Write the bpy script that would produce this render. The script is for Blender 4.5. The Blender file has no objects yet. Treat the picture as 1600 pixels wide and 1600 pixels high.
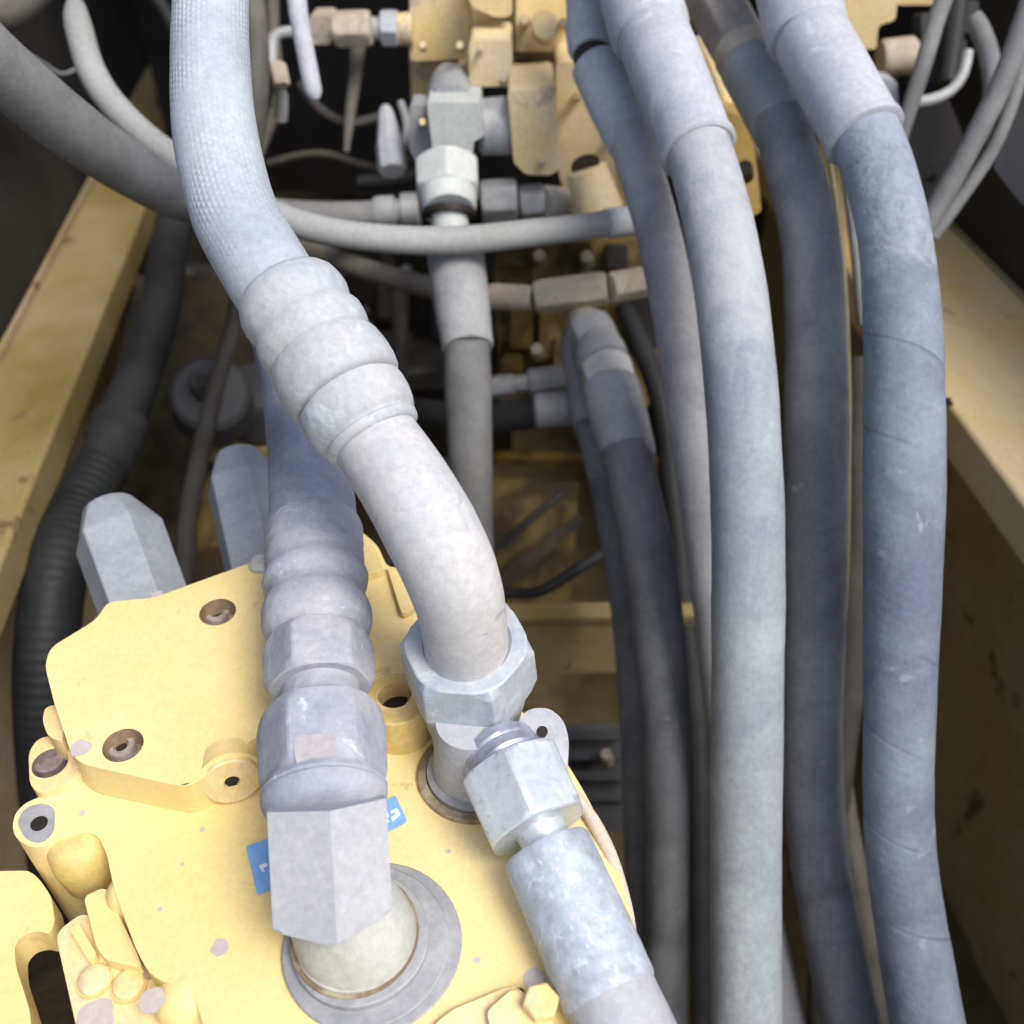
import bpy, bmesh, math, random
from mathutils import Vector, Matrix, noise
random.seed(7)
C = bpy.context.scene.collection
R = math.radians
# ---------------------------------------------------------------- camera, sky, sun, exposure
PITCH = 41.0
FPX = 1555.0                      # focal length in photo pixels (photo 1600 wide)
CAM = Vector((0, 0, 1.30))
cd = bpy.data.cameras.new('camera'); cam = bpy.data.objects.new('camera', cd); C.objects.link(cam)
cam.location = CAM; cam.rotation_euler = (R(90 - PITCH), 0, 0)
cd.sensor_width = 36; cd.lens = 36 * FPX / 1600; cd.clip_start = 0.02; cd.clip_end = 200
cd.dof.use_dof = True; cd.dof.focus_distance = 0.56; cd.dof.aperture_fstop = 5.6
bpy.context.scene.camera = cam
SUN_EL, SUN_AZ = 56, 135          # azimuth clockwise from +Y (photo's far direction)
w = bpy.data.worlds.new('World'); bpy.context.scene.world = w; w.use_nodes = True
nt = w.node_tree; bg = nt.nodes['Background']
sk = nt.nodes.new('ShaderNodeTexSky'); sk.sky_type = 'NISHITA'; sk.sun_disc = False
sk.sun_elevation = R(SUN_EL); sk.sun_rotation = R(SUN_AZ); sk.air_density = 1.0; sk.dust_density = 4.0
nt.links.new(sk.outputs[0], bg.inputs[0]); bg.inputs[1].default_value = 0.15
sl = bpy.data.lights.new('sun', 'SUN'); sl.energy = 1.5; sl.angle = R(24); sl.color = (1, .96, .9)
so = bpy.data.objects.new('sun', sl); C.objects.link(so)
sd = Vector((math.sin(R(SUN_AZ)) * math.cos(R(SUN_EL)), math.cos(R(SUN_AZ)) * math.cos(R(SUN_EL)), math.sin(R(SUN_EL))))
so.rotation_euler = sd.to_track_quat('Z', 'Y').to_euler()
vs = bpy.context.scene.view_settings
vs.view_transform = 'Standard'; vs.look = 'None'; vs.gamma = 1; vs.exposure = 0.55

# ---------------------------------------------------------------- geometry helpers
FW = Vector((0, math.cos(R(PITCH)), -math.sin(R(PITCH)))); UP = Vector((0, math.sin(R(PITCH)), math.cos(R(PITCH)))); RT = Vector((1, 0, 0))
def ray(px, py): return FW + RT * ((px - 800) / FPX) + UP * ((800 - py) / FPX)
def P(px, py, d): return CAM + ray(px, py) * d
def H(px, py, drop):
    r = ray(px, py); return CAM + r * (-drop / r.z)
def onplane(px, py, o, n):
    r = ray(px, py); return CAM + r * ((o - CAM).dot(n) / r.dot(n))
def depth(p): return (p - CAM).dot(FW)
def rad(wpx, p): return wpx * 0.5 / FPX * depth(p)

def thing(name, label, cat, loc, group=None):
    o = bpy.data.objects.new(name, None); C.objects.link(o); o.location = loc
    o.empty_display_size = 0.02; o['label'] = label; o['category'] = cat
    if group: o['group'] = group
    return o
def rootloc(o):
    while o.parent: o = o.parent
    return o.location
def finish(name, bm, mat, parent=None, bevel=0, ang=35, label=None, kind=None, cat=None, group=None, seg=2, mat2=None):
    if parent is not None: bmesh.ops.translate(bm, verts=bm.verts, vec=-rootloc(parent))
    bmesh.ops.recalc_face_normals(bm, faces=bm.faces)
    me = bpy.data.meshes.new(name); bm.to_mesh(me); bm.free()
    me.shade_smooth(); me.set_sharp_from_angle(angle=R(ang)); me.materials.append(mat)
    if mat2: me.materials.append(mat2)
    o = bpy.data.objects.new(name, me); C.objects.link(o); o.parent = parent
    if label: o['label'] = label
    if kind: o['kind'] = kind
    if cat: o['category'] = cat
    if group: o['group'] = group
    if bevel:
        m = o.modifiers.new('bevel', 'BEVEL'); m.width = bevel; m.segments = seg; m.limit_method = 'ANGLE'; m.angle_limit = R(ang)
    return o

def spline(pts, step):
    """pts: list of (Vector, radius). Catmull-Rom resampled to about step metres."""
    out = []
    n = len(pts)
    for i in range(n - 1):
        p0 = pts[max(i - 1, 0)]; p1 = pts[i]; p2 = pts[i + 1]; p3 = pts[min(i + 2, n - 1)]
        k = max(2, int((p2[0] - p1[0]).length / step))
        for j in range(k):
            t = j / k; t2 = t * t; t3 = t2 * t
            a = (-t3 + 2 * t2 - t) / 2; b = (3 * t3 - 5 * t2 + 2) / 2; c = (-3 * t3 + 4 * t2 + t) / 2; d = (t3 - t2) / 2
            out.append((p0[0] * a + p1[0] * b + p2[0] * c + p3[0] * d, p0[1] * a + p1[1] * b + p2[1] * c + p3[1] * d))
    out.append(pts[-1]); return out

def rings(bm, centres, radii, n, shape=None, uv=True, caps=True, ref=None, wob=0.0, wsc=25.0):
    layer = bm.loops.layers.uv.verify() if uv else None
    m = len(centres); T = []
    for i in range(m):
        a = centres[max(i - 1, 0)]; b = centres[min(i + 1, m - 1)]; t = (b - a)
        T.append(t.normalized() if t.length > 1e-9 else (T[-1] if T else Vector((0, 0, 1))))
    r0 = ref or (UP if abs(T[0].dot(UP)) < .9 else RT)
    X = (r0 - T[0] * r0.dot(T[0])).normalized(); L = 0; prev = None; ringv = []
    for i in range(m):
        X = (X - T[i] * X.dot(T[i])).normalized(); Y = T[i].cross(X)
        if i: L += (centres[i] - centres[i - 1]).length
        row = []
        for k in range(n):
            a = 2 * math.pi * k / n
            dirv = X * math.cos(a) + Y * math.sin(a)
            r = radii[i] * (shape[i][k % len(shape[i])] if shape else 1)
            p = centres[i] + dirv * r
            if wob: p += dirv * (noise.noise(p * wsc) * wob + noise.noise(p * wsc * 4) * wob * .4)
            row.append(bm.verts.new(p))
        ringv.append((row, L))
    for i in range(m - 1):
        (a, la), (b, lb) = ringv[i], ringv[i + 1]
        for k in range(n):
            f = bm.faces.new((a[k], a[(k + 1) % n], b[(k + 1) % n], b[k]))
            if layer:
                for lp, (u, v) in zip(f.loops, ((k / n, la), ((k + 1) / n, la), ((k + 1) / n, lb), (k / n, lb))): lp[layer].uv = (u, v)
    if caps: bm.faces.new(ringv[0][0][::-1]); bm.faces.new(ringv[-1][0])
    return bm

def tube(pxs, n=40, step=0.006, wob=0.0, wsc=20):
    """pxs: (px,py,depth,width_px) -> swept tube"""
    pts = []
    for (x, y, d, wd) in pxs:
        p = P(x, y, d); pts.append((p, rad(wd, p)))
    s = spline(pts, step)
    return rings(bmesh.new(), [a for a, b in s], [b for a, b in s], n, wob=wob, wsc=wsc)
def tubew(pts, r, n=20, step=0.01):
    s = spline([(Vector(p), r) for p in pts], step)
    return rings(bmesh.new(), [a for a, b in s], [b for a, b in s], n)

def stack(A, B, prof, n=48, wob=0.0, wsc=40, ref=None, bm=None, ramp=True):
    """A,B: (px,py,depth) axis ends; prof: (t, width_px) stations.  n=6 makes hexagons."""
    a = P(*A); b = P(*B); bm = bm or bmesh.new()
    cs = []; rs = []
    st = []
    for i, (t, wd) in enumerate(prof):
        if i and n > 12:
            t0, w0 = prof[i - 1]; L = (b - a).length * (t - t0); k = max(1, int(L / 0.003))
            for j in range(1, k): st.append((t0 + (t - t0) * j / k, w0 + (wd - w0) * j / k))
        st.append((t, wd))
    for t, wd in st:
        p = a.lerp(b, t); cs.append(p); rs.append(rad(wd, p) if ramp else rad(wd, a.lerp(b, .5)))
    return rings(bm, cs, rs, n, wob=wob, wsc=wsc, ref=ref)

def hexnut(A, B, wpx, rot=0.0, chamfer=.10, wob=0.0, prof=None, face=False, slant=0.0):
    """hex nut with rounded chamfered ends: corners cut on the end faces like a real nut."""
    a = P(*A); b = P(*B); L = (b - a).length; bm = bmesh.new()
    n = 48; T = (b - a).normalized()
    r0 = UP if abs(T.dot(UP)) < .9 else RT
    if face: r0 = CAM - a
    X = (r0 - T * r0.dot(T)).normalized(); q = Matrix.Rotation(rot, 3, T); ref = q @ X
    def hx(lim):
        out = []
        for k in range(n):
            ang = (2 * math.pi * k / n) % (math.pi / 3); rr = math.cos(math.pi / 6) / math.cos(ang - math.pi / 6)
            out.append(min(rr, lim))
        return out
    st = prof or [(0, .885), (chamfer * .5, .94), (chamfer, .985), (1 - chamfer, .985), (1 - chamfer * .5, .94), (1, .885)]
    st2 = []
    cs = [a.lerp(b, t) for t, _ in st]; rs = [rad(wpx, c) for c in cs]; sh = [hx(l) for _, l in st]
    rings(bm, cs, rs, n, shape=sh, ref=ref, wob=wob)
    if slant:
        for v in bm.verts:
            if (v.co - a).dot(T) < L * .06: v.co -= T * (slant * (v.co - a).dot(X))
    return bm

def frame(o, n, xdir=None):
    n = n.normalized(); x = xdir or (RT if abs(n.dot(RT)) < .8 else Vector((0, 1, 0)))
    x = (x - n * x.dot(n)).normalized(); return o, x, n.cross(x), n
def fillet(poly, r, k=4):
    out = []; n = len(poly)
    for i in range(n):
        p0, p1, p2 = poly[i - 1], poly[i], poly[(i + 1) % n]
        a = (p0 - p1); b = (p2 - p1); la, lb = a.length, b.length
        rr = min(r, la * .45, lb * .45)
        if rr < 1e-5: out.append(p1); continue
        s = p1 + a.normalized() * rr; e = p1 + b.normalized() * rr
        for j in range(k + 1):
            t = j / k; out.append(s * (1 - t) ** 2 + p1 * 2 * t * (1 - t) + e * t * t)
    return out
def prism(poly2, fr, thick, holes=(), bm=None, taper=0.0):
    """poly2: 2D Vectors in frame; holes: (cx,cy,rx,ry,depth)."""
    bm = bm or bmesh.new(); o, x, y, n = fr
    W = lambda p, h: o + x * p.x + y * p.y + n * h
    cen = sum(poly2, Vector((0, 0))) / len(poly2)
    top = [bm.verts.new(W(p, 0)) for p in poly2]
    bot = [bm.verts.new(W(cen + (p - cen) * (1 + taper), -thick)) for p in poly2]
    m = len(poly2); edges = []
    for i in range(m):
        edges.append(bm.edges.new((top[i], top[(i + 1) % m])))
        bm.faces.new((top[i], bot[i], bot[(i + 1) % m], top[(i + 1) % m]))
    bm.faces.new(bot)
    for (cx, cy, rx, ry, dep) in holes:
        k = 28; h = [bm.verts.new(W(Vector((cx + rx * math.cos(2 * math.pi * j / k), cy + ry * math.sin(2 * math.pi * j / k))), 0)) for j in range(k)]
        g = [bm.verts.new(W(Vector((cx + rx * math.cos(2 * math.pi * j / k), cy + ry * math.sin(2 * math.pi * j / k))), -dep)) for j in range(k)]
        for j in range(k):
            edges.append(bm.edges.new((h[j], h[(j + 1) % k]))); bm.faces.new((h[j], h[(j + 1) % k], g[(j + 1) % k], g[j])).material_index = 1
        bm.faces.new(g).material_index = 1
    bmesh.ops.triangle_fill(bm, edges=edges, use_beauty=True)
    return bm
def to2(fr, p):
    o, x, y, n = fr; v = p - o; return Vector((v.dot(x), v.dot(y)))
def plate(pxpoly, org, normal, thick, holes=(), fil=0.004, taper=0.0):
    """outline given in photo pixels, laid on the plane through org; holes: (px,py,rx_px,depth[,ry/rx])"""
    fr = frame(org, normal); q = [to2(fr, onplane(x, y, org, fr[3])) for x, y in pxpoly]
    area = sum(q[i - 1].x * q[i].y - q[i].x * q[i - 1].y for i in range(len(q)))
    if area < 0: q.reverse()
    if fil: q = fillet(q, fil)
    hh = []
    for h in holes:
        p = onplane(h[0], h[1], org, fr[3]); c = to2(fr, p); r = h[2] / FPX * depth(p); hh.append((c.x, c.y, r, r * (h[4] if len(h) > 4 else 1), h[3]))
    return prism(q, fr, thick, hh, taper=taper)
def block(pxpoly, d, thick, normal=(0, -1, .25), holes=(), fil=0.004, taper=0.0):
    cx = sum(p[0] for p in pxpoly) / len(pxpoly); cy = sum(p[1] for p in pxpoly) / len(pxpoly)
    return plate(pxpoly, P(cx, cy, d), Vector(normal), thick, holes, fil, taper)
def rect(x0, y0, x1, y1): return [(x0, y0), (x1, y0), (x1, y1), (x0, y1)]
def up_stack(base, prof, n=48, rot=0.0, axis=Vector((0, 0, 1)), wob=0, wsc=40):
    """base world point; prof (height_m, radius_m)"""
    axis = axis.normalized(); cs = [base + axis * h for h, r in prof]; rs = [r for h, r in prof]
    r0 = RT if abs(axis.dot(RT)) < .9 else UP
    X = Matrix.Rotation(rot, 3, axis) @ (r0 - axis * r0.dot(axis)).normalized()
    # tangents must not flip on zero-height steps
    bm = bmesh.new(); Y = axis.cross(X); prev = None; first = None
    for c, r in zip(cs, rs):
        row = []
        for k in range(n):
            dv = X * math.cos(2 * math.pi * k / n) + Y * math.sin(2 * math.pi * k / n); p = c + dv * r
            if wob: p += dv * noise.noise(p * wsc) * wob
            row.append(bm.verts.new(p))
        if prev:
            for k in range(n): bm.faces.new((prev[k], prev[(k + 1) % n], row[(k + 1) % n], row[k]))
        else: first = row
        prev = row
    bm.faces.new(first[::-1]); bm.faces.new(prev); return bm

# ---------------------------------------------------------------- materials
def mat(name, base, dust=None, amt=.5, scale=25, rough=.85, metal=0.0, bump=.35, fine=220, spot=None, spotamt=.0, spotscale=60,
        hose=None, spec=.3, gv=.13, raw=False, gain=.90, swell=0.0, lo=.35, hi=.65, crust=0.0):
    def tone(c):
        if raw or c is None or c[2] <= c[0] * 1.03: return c
        l = .3 * c[0] + .55 * c[1] + .15 * c[2]
        return tuple((k * .74 + l * .26) * gain * q for k, q in zip(c, (.985, 1.02, 1.0)))
    base, dust, spot = tone(base), tone(dust), tone(spot)
    if hose and 'dusty' in hose: hose = dict(hose, dusty=(hose['dusty'][0], tone(hose['dusty'][1])))
    m = bpy.data.materials.new(name); m.use_nodes = True; t = m.node_tree; N = t.nodes; L = t.links
    b = N['Principled BSDF']; b.inputs['Metallic'].default_value = metal; b.inputs['Specular IOR Level'].default_value = spec
    tc = N.new('ShaderNodeTexCoord'); ob = tc.outputs['Object']
    def noi(s, det=6, r=.6, dist=0.0, vec=None):
        q = N.new('ShaderNodeTexNoise'); q.inputs['Scale'].default_value = s; q.inputs['Detail'].default_value = det
        q.inputs['Roughness'].default_value = r; q.inputs['Distortion'].default_value = dist; L.new(vec or ob, q.inputs['Vector']); return q.outputs['Fac']
    def ramp(f, a, c, va=0.0, vc=1.0):
        q = N.new('ShaderNodeMapRange'); q.inputs['From Min'].default_value = a; q.inputs['From Max'].default_value = c
        q.inputs['To Min'].default_value = va; q.inputs['To Max'].default_value = vc; L.new(f, q.inputs['Value']); return q.outputs[0]
    def mixc(f, a, c, mode='MIX'):
        q = N.new('ShaderNodeMix'); q.data_type = 'RGBA'; q.blend_type = mode
        if isinstance(f, float): q.inputs[0].default_value = f
        else: L.new(f, q.inputs[0])
        for s, v in ((6, a), (7, c)):
            if isinstance(v, tuple): q.inputs[s].default_value = (*v, 1)
            else: L.new(v, q.inputs[s])
        return q.outputs[2]
    def math_(op, a, c=None):
        q = N.new('ShaderNodeMath'); q.operation = op
        for i, v in enumerate((a, c)):
            if v is None: continue
            if isinstance(v, (int, float)): q.inputs[i].default_value = v
            else: L.new(v, q.inputs[i])
        return q.outputs[0]
    dust = dust or tuple(min(1, c * 1.35 + .03) for c in base)
    big = noi(scale, 8, .65, .4); col = mixc(ramp(big, lo, hi, 0, amt * 1.6), base, dust)
    fn = noi(fine, 5, .7); grey = ramp(fn, .3, .7, 1 - gv, 1 + gv)
    q = N.new('ShaderNodeHueSaturation'); L.new(col, q.inputs['Color']); L.new(grey, q.inputs['Value']); col = q.outputs[0]
    if spot:
        sp = noi(spotscale, 4, .7, .6); col = mixc(ramp(sp, .60 - spotamt * .1, .66 - spotamt * .1, 0, .85), col, spot)
    h = math_('ADD', math_('MULTIPLY', fn, .5), math_('MULTIPLY', noi(fine * .3, 5, .6), 1.0))
    if swell: h = math_('ADD', h, math_('MULTIPLY', noi(14, 2, .5), swell))
    if crust:
        v = N.new('ShaderNodeTexVoronoi'); v.inputs['Scale'].default_value = 160; v.feature = 'SMOOTH_F1'; L.new(ob, v.inputs['Vector'])
        cr = ramp(noi(18, 4), .45, .6); h = math_('ADD', h, math_('MULTIPLY', math_('MULTIPLY', v.outputs['Distance'], cr), -crust))
    if hose:
        sp = N.new('ShaderNodeSeparateXYZ'); L.new(tc.outputs['UV'], sp.inputs[0]); U, V = sp.outputs[0], sp.outputs[1]
        if 'wrap' in hose:      # cloth-wrap spiral impressed in the rubber cover
            pitch = hose['wrap']; ph = math_('ADD', math_('DIVIDE', V, pitch), U)
            ph = math_('ADD', ph, math_('MULTIPLY', noi(9, 2), .10)); fr = math_('FRACT', ph)
            line = ramp(fr, 0, hose.get('w', .02), 1, 0); gate = ramp(noi(14, 2), .38, .52)
            line = math_('MULTIPLY', line, gate)
            col = mixc(math_('MULTIPLY', line, .55), col, tuple(c * .35 for c in base))
            h = math_('ADD', h, math_('MULTIPLY', line, -2.0))
            fr2 = math_('FRACT', math_('MULTIPLY', ph, 9.0)); tri = math_('ABSOLUTE', math_('SUBTRACT', fr2, .5))
            h = math_('ADD', h, math_('MULTIPLY', tri, hose.get('rib', .5)))
        if 'dusty' in hose:     # caked dust on the first stretch below the sleeve, with a ragged end
            ln, dc = hose['dusty']; e = math_('ADD', V, math_('MULTIPLY', math_('SUBTRACT', noi(22, 5), .5), .11))
            mk = math_('MULTIPLY', ramp(e, ln - .006, ln + .012, 1, 0), ramp(noi(70, 5, .75), .35, .6, .25, 1)); col = mixc(mk, col, dc); h = math_('ADD', h, math_('MULTIPLY', mk, 1.0))
        if 'weave' in hose:     # woven sheath: rows of small offset stitches
            kx, ky = hose['weave']; a = math_('MULTIPLY', U, kx); c = math_('DIVIDE', V, ky)
            row = math_('FLOOR', a); c = math_('ADD', c, math_('MULTIPLY', row, .5))
            fa = math_('ABSOLUTE', math_('SUBTRACT', math_('FRACT', a), .5)); fc = math_('ABSOLUTE', math_('SUBTRACT', math_('FRACT', c), .5))
            dd = math_('SQRT', math_('ADD', math_('MULTIPLY', fa, fa), math_('MULTIPLY', math_('MULTIPLY', fc, fc), 1.0)))
            st = ramp(dd, .15, .45, 1, 0); g = ramp(noi(16, 3), .42, .62)
            st = math_('MULTIPLY', st, g); h = math_('ADD', h, math_('MULTIPLY', st, hose.get('h', 1.3)))
            col = mixc(math_('MULTIPLY', st, .35), col, tuple(min(1, k * 1.3) for k in dust))
        if 'ribs' in hose:
            fr = math_('FRACT', math_('DIVIDE', V, hose['ribs'])); tri = math_('ABSOLUTE', math_('SUBTRACT', fr, .5)); h = math_('ADD', h, math_('MULTIPLY', tri, 1.6))
    bp = N.new('ShaderNodeBump'); bp.inputs['Strength'].default_value = bump; bp.inputs['Distance'].default_value = .0012
    L.new(h, bp.inputs['Height']); L.new(bp.outputs[0], b.inputs['Normal'])
    L.new(col, b.inputs['Base Color']); L.new(ramp(big, .3, .7, rough - .08, min(1, rough + .08)), b.inputs['Roughness'])
    return m
M = {}
M['crossbar'] = mat('olive_yellow_bar', (.30, .24, .09), (.36, .30, .15), .8, 14, .7, bump=.3, spot=(.16, .10, .04), spotscale=20)
M['near_hose'] = mat('dusty_woven_hose', (.37, .41, .49), (.46, .50, .57), .7, 14, .85, bump=.45, spot=(.36, .40, .52), spotscale=50, spotamt=-.4, hose=dict(weave=(46, .0040), h=.8))
M['near_metal'] = mat('dust_caked_metal', (.41, .45, .52), (.51, .51, .54), .8, 16, .8, bump=.6, spot=(.56, .63, .70), spotamt=.3, spotscale=30, crust=.5)
M['near_tube'] = mat('dusty_bent_tube', (.49, .51, .57), (.57, .545, .53), .8, 9, .7, bump=.3, spot=(.40, .41, .47), spotscale=60, spotamt=-.2)
M['hose_lav'] = mat('lavender_dust_rubber', (.23, .25, .36), (.42, .45, .54), .6, 14, .8, bump=.4, hose=dict(wrap=.09, w=.0001, rib=.3))
M['hose_mid'] = mat('grey_dust_rubber', (.25, .285, .35), (.37, .42, .46), .7, 12, .75, bump=.4, hose=dict(wrap=.24, w=.0001, rib=.25, dusty=(.16, (.46, .46, .51))))
M['hose_dark'] = mat('slate_rubber', (.14, .15, .18), (.25, .26, .29), .8, 12, .7, bump=.35, gain=.95, spot=(.32, .33, .36), spotscale=30, spotamt=-.4, hose=dict(wrap=.10, w=.0001, rib=.2))
M['hose_blue'] = mat('blue_grey_wrapped_rubber', (.145, .17, .26), (.25, .30, .38), .6, 16, .75, bump=.6, spot=(.30, .33, .42), spotscale=46, spotamt=-.1, hose=dict(wrap=.068, w=.06, rib=.22, dusty=(.125, (.33, .37, .46))))
M['hose_far'] = mat('far_grey_rubber', (.17, .17, .18), (.27, .27, .28), .6, 15, .8, bump=.3)
M['hose_cross'] = mat('grey_olive_dusted_rubber', (.30, .31, .30), (.38, .39, .42), .6, 12, .8, bump=.3)
M['hose_brown'] = mat('brown_grey_rubber', (.09, .085, .075), (.17, .16, .14), .6, 20, .8, bump=.3)
M['hose_black'] = mat('black_rubber', (.022, .023, .028), (.05, .05, .055), .6, 15, .6, bump=.3)
M['hose_ribbed'] = mat('ribbed_teal_black_rubber', (.014, .017, .02), (.027, .032, .036), .6, 15, .6, bump=.6, hose=dict(ribs=.009))
M['hose_lav2'] = mat('purple_grey_rubber', (.27, .26, .30), (.40, .39, .42), .8, 12, .75, bump=.4)
M['steel_dk'] = mat('brown_grey_nut', (.22, .20, .18), (.34, .32, .31), .7, 30, .7, bump=.4)
M['chip2'] = mat('worn_grey_face', (.37, .34, .36), (.44, .42, .44), .6, 60, .8, bump=.4)
M['near_metal2'] = mat('blue_grey_nut', (.42, .48, .58), (.56, .58, .62), .7, 26, .55, metal=.1, bump=.5, spot=(.64, .68, .74), spotscale=70, crust=1.2)
M['joint'] = mat('lavender_caked_joint', (.33, .36, .47), (.46, .46, .53), .7, 26, .8, bump=.6, spot=(.60, .64, .72), spotamt=-.1, spotscale=55, crust=.7)
M['yellow_dirty2'] = mat('olive_cable_cover', (.12, .12, .07), (.18, .17, .11), .6, 20, .6, bump=.2)
M['hole2'] = mat('purple_brown_recess', (.16, .12, .11), (.30, .26, .26), .8, 70, .7, bump=.5)
M['bore_dirt'] = mat('brown_dirt_in_bore', (.26, .17, .10), (.36, .27, .18), .8, 90, .9, bump=.5)
M['white_dust'] = mat('white_dusted_fitting', (.52, .56, .56), (.64, .66, .66), .6, 20, .6, bump=.3)
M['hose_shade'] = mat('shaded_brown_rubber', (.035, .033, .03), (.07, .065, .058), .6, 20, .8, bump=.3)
M['sleeve_mid'] = mat('mid_grey_sleeve', (.30, .30, .33), (.42, .42, .45), .6, 20, .7, bump=.4)
M['sleeve'] = mat('pale_dusty_sleeve', (.40, .42, .50), (.52, .53, .60), .6, 20, .7, bump=.4, spot=(.58, .60, .68), spotscale=38, spotamt=-.1)
M['sleeve_dk'] = mat('grey_sleeve', (.29, .31, .34), (.40, .41, .44), .6, 20, .6, bump=.4)
M['zinc'] = mat('bright_zinc', (.62, .66, .74), (.74, .78, .82), .6, 30, .38, metal=.35, bump=.35, spot=(.5, .5, .52), spotscale=80, spec=.5)
M['zinc_mottled'] = mat('mottled_galvanised_sleeve', (.36, .39, .44), (.54, .61, .75), .9, 60, .55, metal=.1, bump=.8, spot=(.68, .74, .84), spotamt=.2, spotscale=130, spec=.5, lo=.3, hi=.75)
M['zinc_blue'] = mat('blued_zinc', (.36, .37, .52), (.50, .52, .66), .6, 50, .35, metal=.5, bump=.2, spec=.5)
M['hex_body'] = mat('lavender_dusted_block', (.42, .43, .50), (.50, .50, .54), .7, 14, .75, bump=.35, spot=(.48, .47, .46), spotscale=30)
M['beige_metal'] = mat('beige_dusted_metal', (.38, .33, .26), (.52, .47, .39), .6, 30, .8, bump=.4, spot=(.16, .13, .08), spotscale=50)
M['olive_metal'] = mat('greenish_dusted_elbow', (.40, .42, .38), (.52, .53, .52), .6, 20, .6, bump=.3)
M['steel_far'] = mat('far_steel', (.34, .35, .38), (.50, .50, .54), .6, 30, .6, metal=.2, bump=.3)
M['yellow'] = mat('pale_yellow_paint', (.82, .65, .28), (.84, .69, .36), .7, 5, .5, bump=.22, fine=260, gv=.07, swell=5, spot=(.64, .47, .21), spotscale=26, spotamt=-.4)
M['yellow_shade'] = mat('shaded_yellow_paint', (.66, .49, .15), (.72, .57, .26), .7, 20, .5, bump=.3, swell=3)  # dust-free yellow, darkened to carry the shade on lug and boss sides
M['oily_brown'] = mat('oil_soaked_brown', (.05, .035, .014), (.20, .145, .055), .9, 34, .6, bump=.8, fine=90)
M['yellow_worn'] = mat('worn_yellow_paint', (.78, .57, .21), (.82, .66, .38), .7, 16, .55, bump=.25, spot=(.60, .50, .38), spotscale=38, spotamt=-.35)
M['yellow_far'] = mat('dusty_yellow_casting', (.70, .54, .24), (.70, .60, .38), .8, 14, .7, bump=.3, spot=(.42, .36, .30), spotscale=30, spotamt=-.1)
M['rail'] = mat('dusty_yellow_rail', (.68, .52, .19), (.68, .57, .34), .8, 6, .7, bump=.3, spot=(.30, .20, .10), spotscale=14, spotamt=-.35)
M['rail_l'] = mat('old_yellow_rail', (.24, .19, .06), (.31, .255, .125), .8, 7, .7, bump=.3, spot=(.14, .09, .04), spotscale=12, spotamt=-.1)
M['yellow_dirty'] = mat('oil_stained_yellow', (.16, .115, .025), (.045, .03, .012), .9, 14, .6, bump=.4, lo=.4, hi=.6)
M['amber'] = mat('clean_amber_paint', (.46, .32, .09), (.50, .39, .18), .5, 20, .4, bump=.2)
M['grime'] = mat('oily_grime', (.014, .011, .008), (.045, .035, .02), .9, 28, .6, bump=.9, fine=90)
M['dirt'] = mat('brown_dried_mud', (.13, .10, .05), (.20, .165, .095), .9, 8, .95, bump=.9, fine=70, spot=(.06, .035, .015), spotscale=9)
M['mudwall'] = mat('mud_splashed_panel', (.50, .39, .20), (.60, .51, .33), .9, 5, .95, bump=.7, fine=60, spot=(.20, .13, .06), spotscale=7)
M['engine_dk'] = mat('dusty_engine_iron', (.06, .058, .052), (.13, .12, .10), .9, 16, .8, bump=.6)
M['black'] = mat('black_panel', (.022, .021, .021), (.045, .043, .040), .6, 6, .7, bump=.3)
M['panel'] = mat('dark_purple_grey_panel', (.05, .048, .06), (.08, .078, .09), .6, 9, .7, bump=.3)
M['rust'] = mat('rusty_port_ring', (.40, .36, .26), (.20, .15, .10), .9, 60, .6, bump=.5)
M['port'] = mat('grey_port_ring', (.30, .31, .35), (.44, .43, .47), .6, 40, .55, bump=.3)
M['bolt'] = mat('grey_brown_socket_bolt', (.30, .25, .22), (.48, .45, .44), .8, 90, .5, metal=.3, bump=.4)
M['hole'] = mat('dark_bore', (.02, .016, .012), (.03, .025, .02), .5, 40, .6, bump=.2)
M['chip'] = mat('bare_lavender_chip', (.50, .45, .43), (.54, .50, .48), .5, 50, .6, bump=.3)
M['blue'] = mat('blue_tag_plastic', (.20, .42, .78), (.26, .48, .82), .5, 50, .4, bump=.1, raw=True)
M['white'] = mat('white_print', (.80, .88, .95), (.80, .88, .95), .1, 50, .5, bump=.05, raw=True)
M['pink_edge'] = mat('pink_beige_edge', (.60, .50, .42), (.66, .56, .46), .6, 30, .6, bump=.3)

# ---------------------------------------------------------------- the setting: bay floor, walls, rails
def slab(corners, thick_vec, name, m, **k):
    bm = bmesh.new(); a = [bm.verts.new(c) for c in corners]; b = [bm.verts.new(c + thick_vec) for c in corners]; n = len(a)
    bm.faces.new(a); bm.faces.new(b[::-1])
    for i in range(n): bm.faces.new((a[i], b[i], b[(i + 1) % n], a[(i + 1) % n]))
    return finish(name, bm, m, **k)
Z = CAM.z
RD = ray(583, -542).normalized(); RD.z = 0; RD.normalize()
SIDE = Vector((RD.y, -RD.x, 0))                     # to the right
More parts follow.
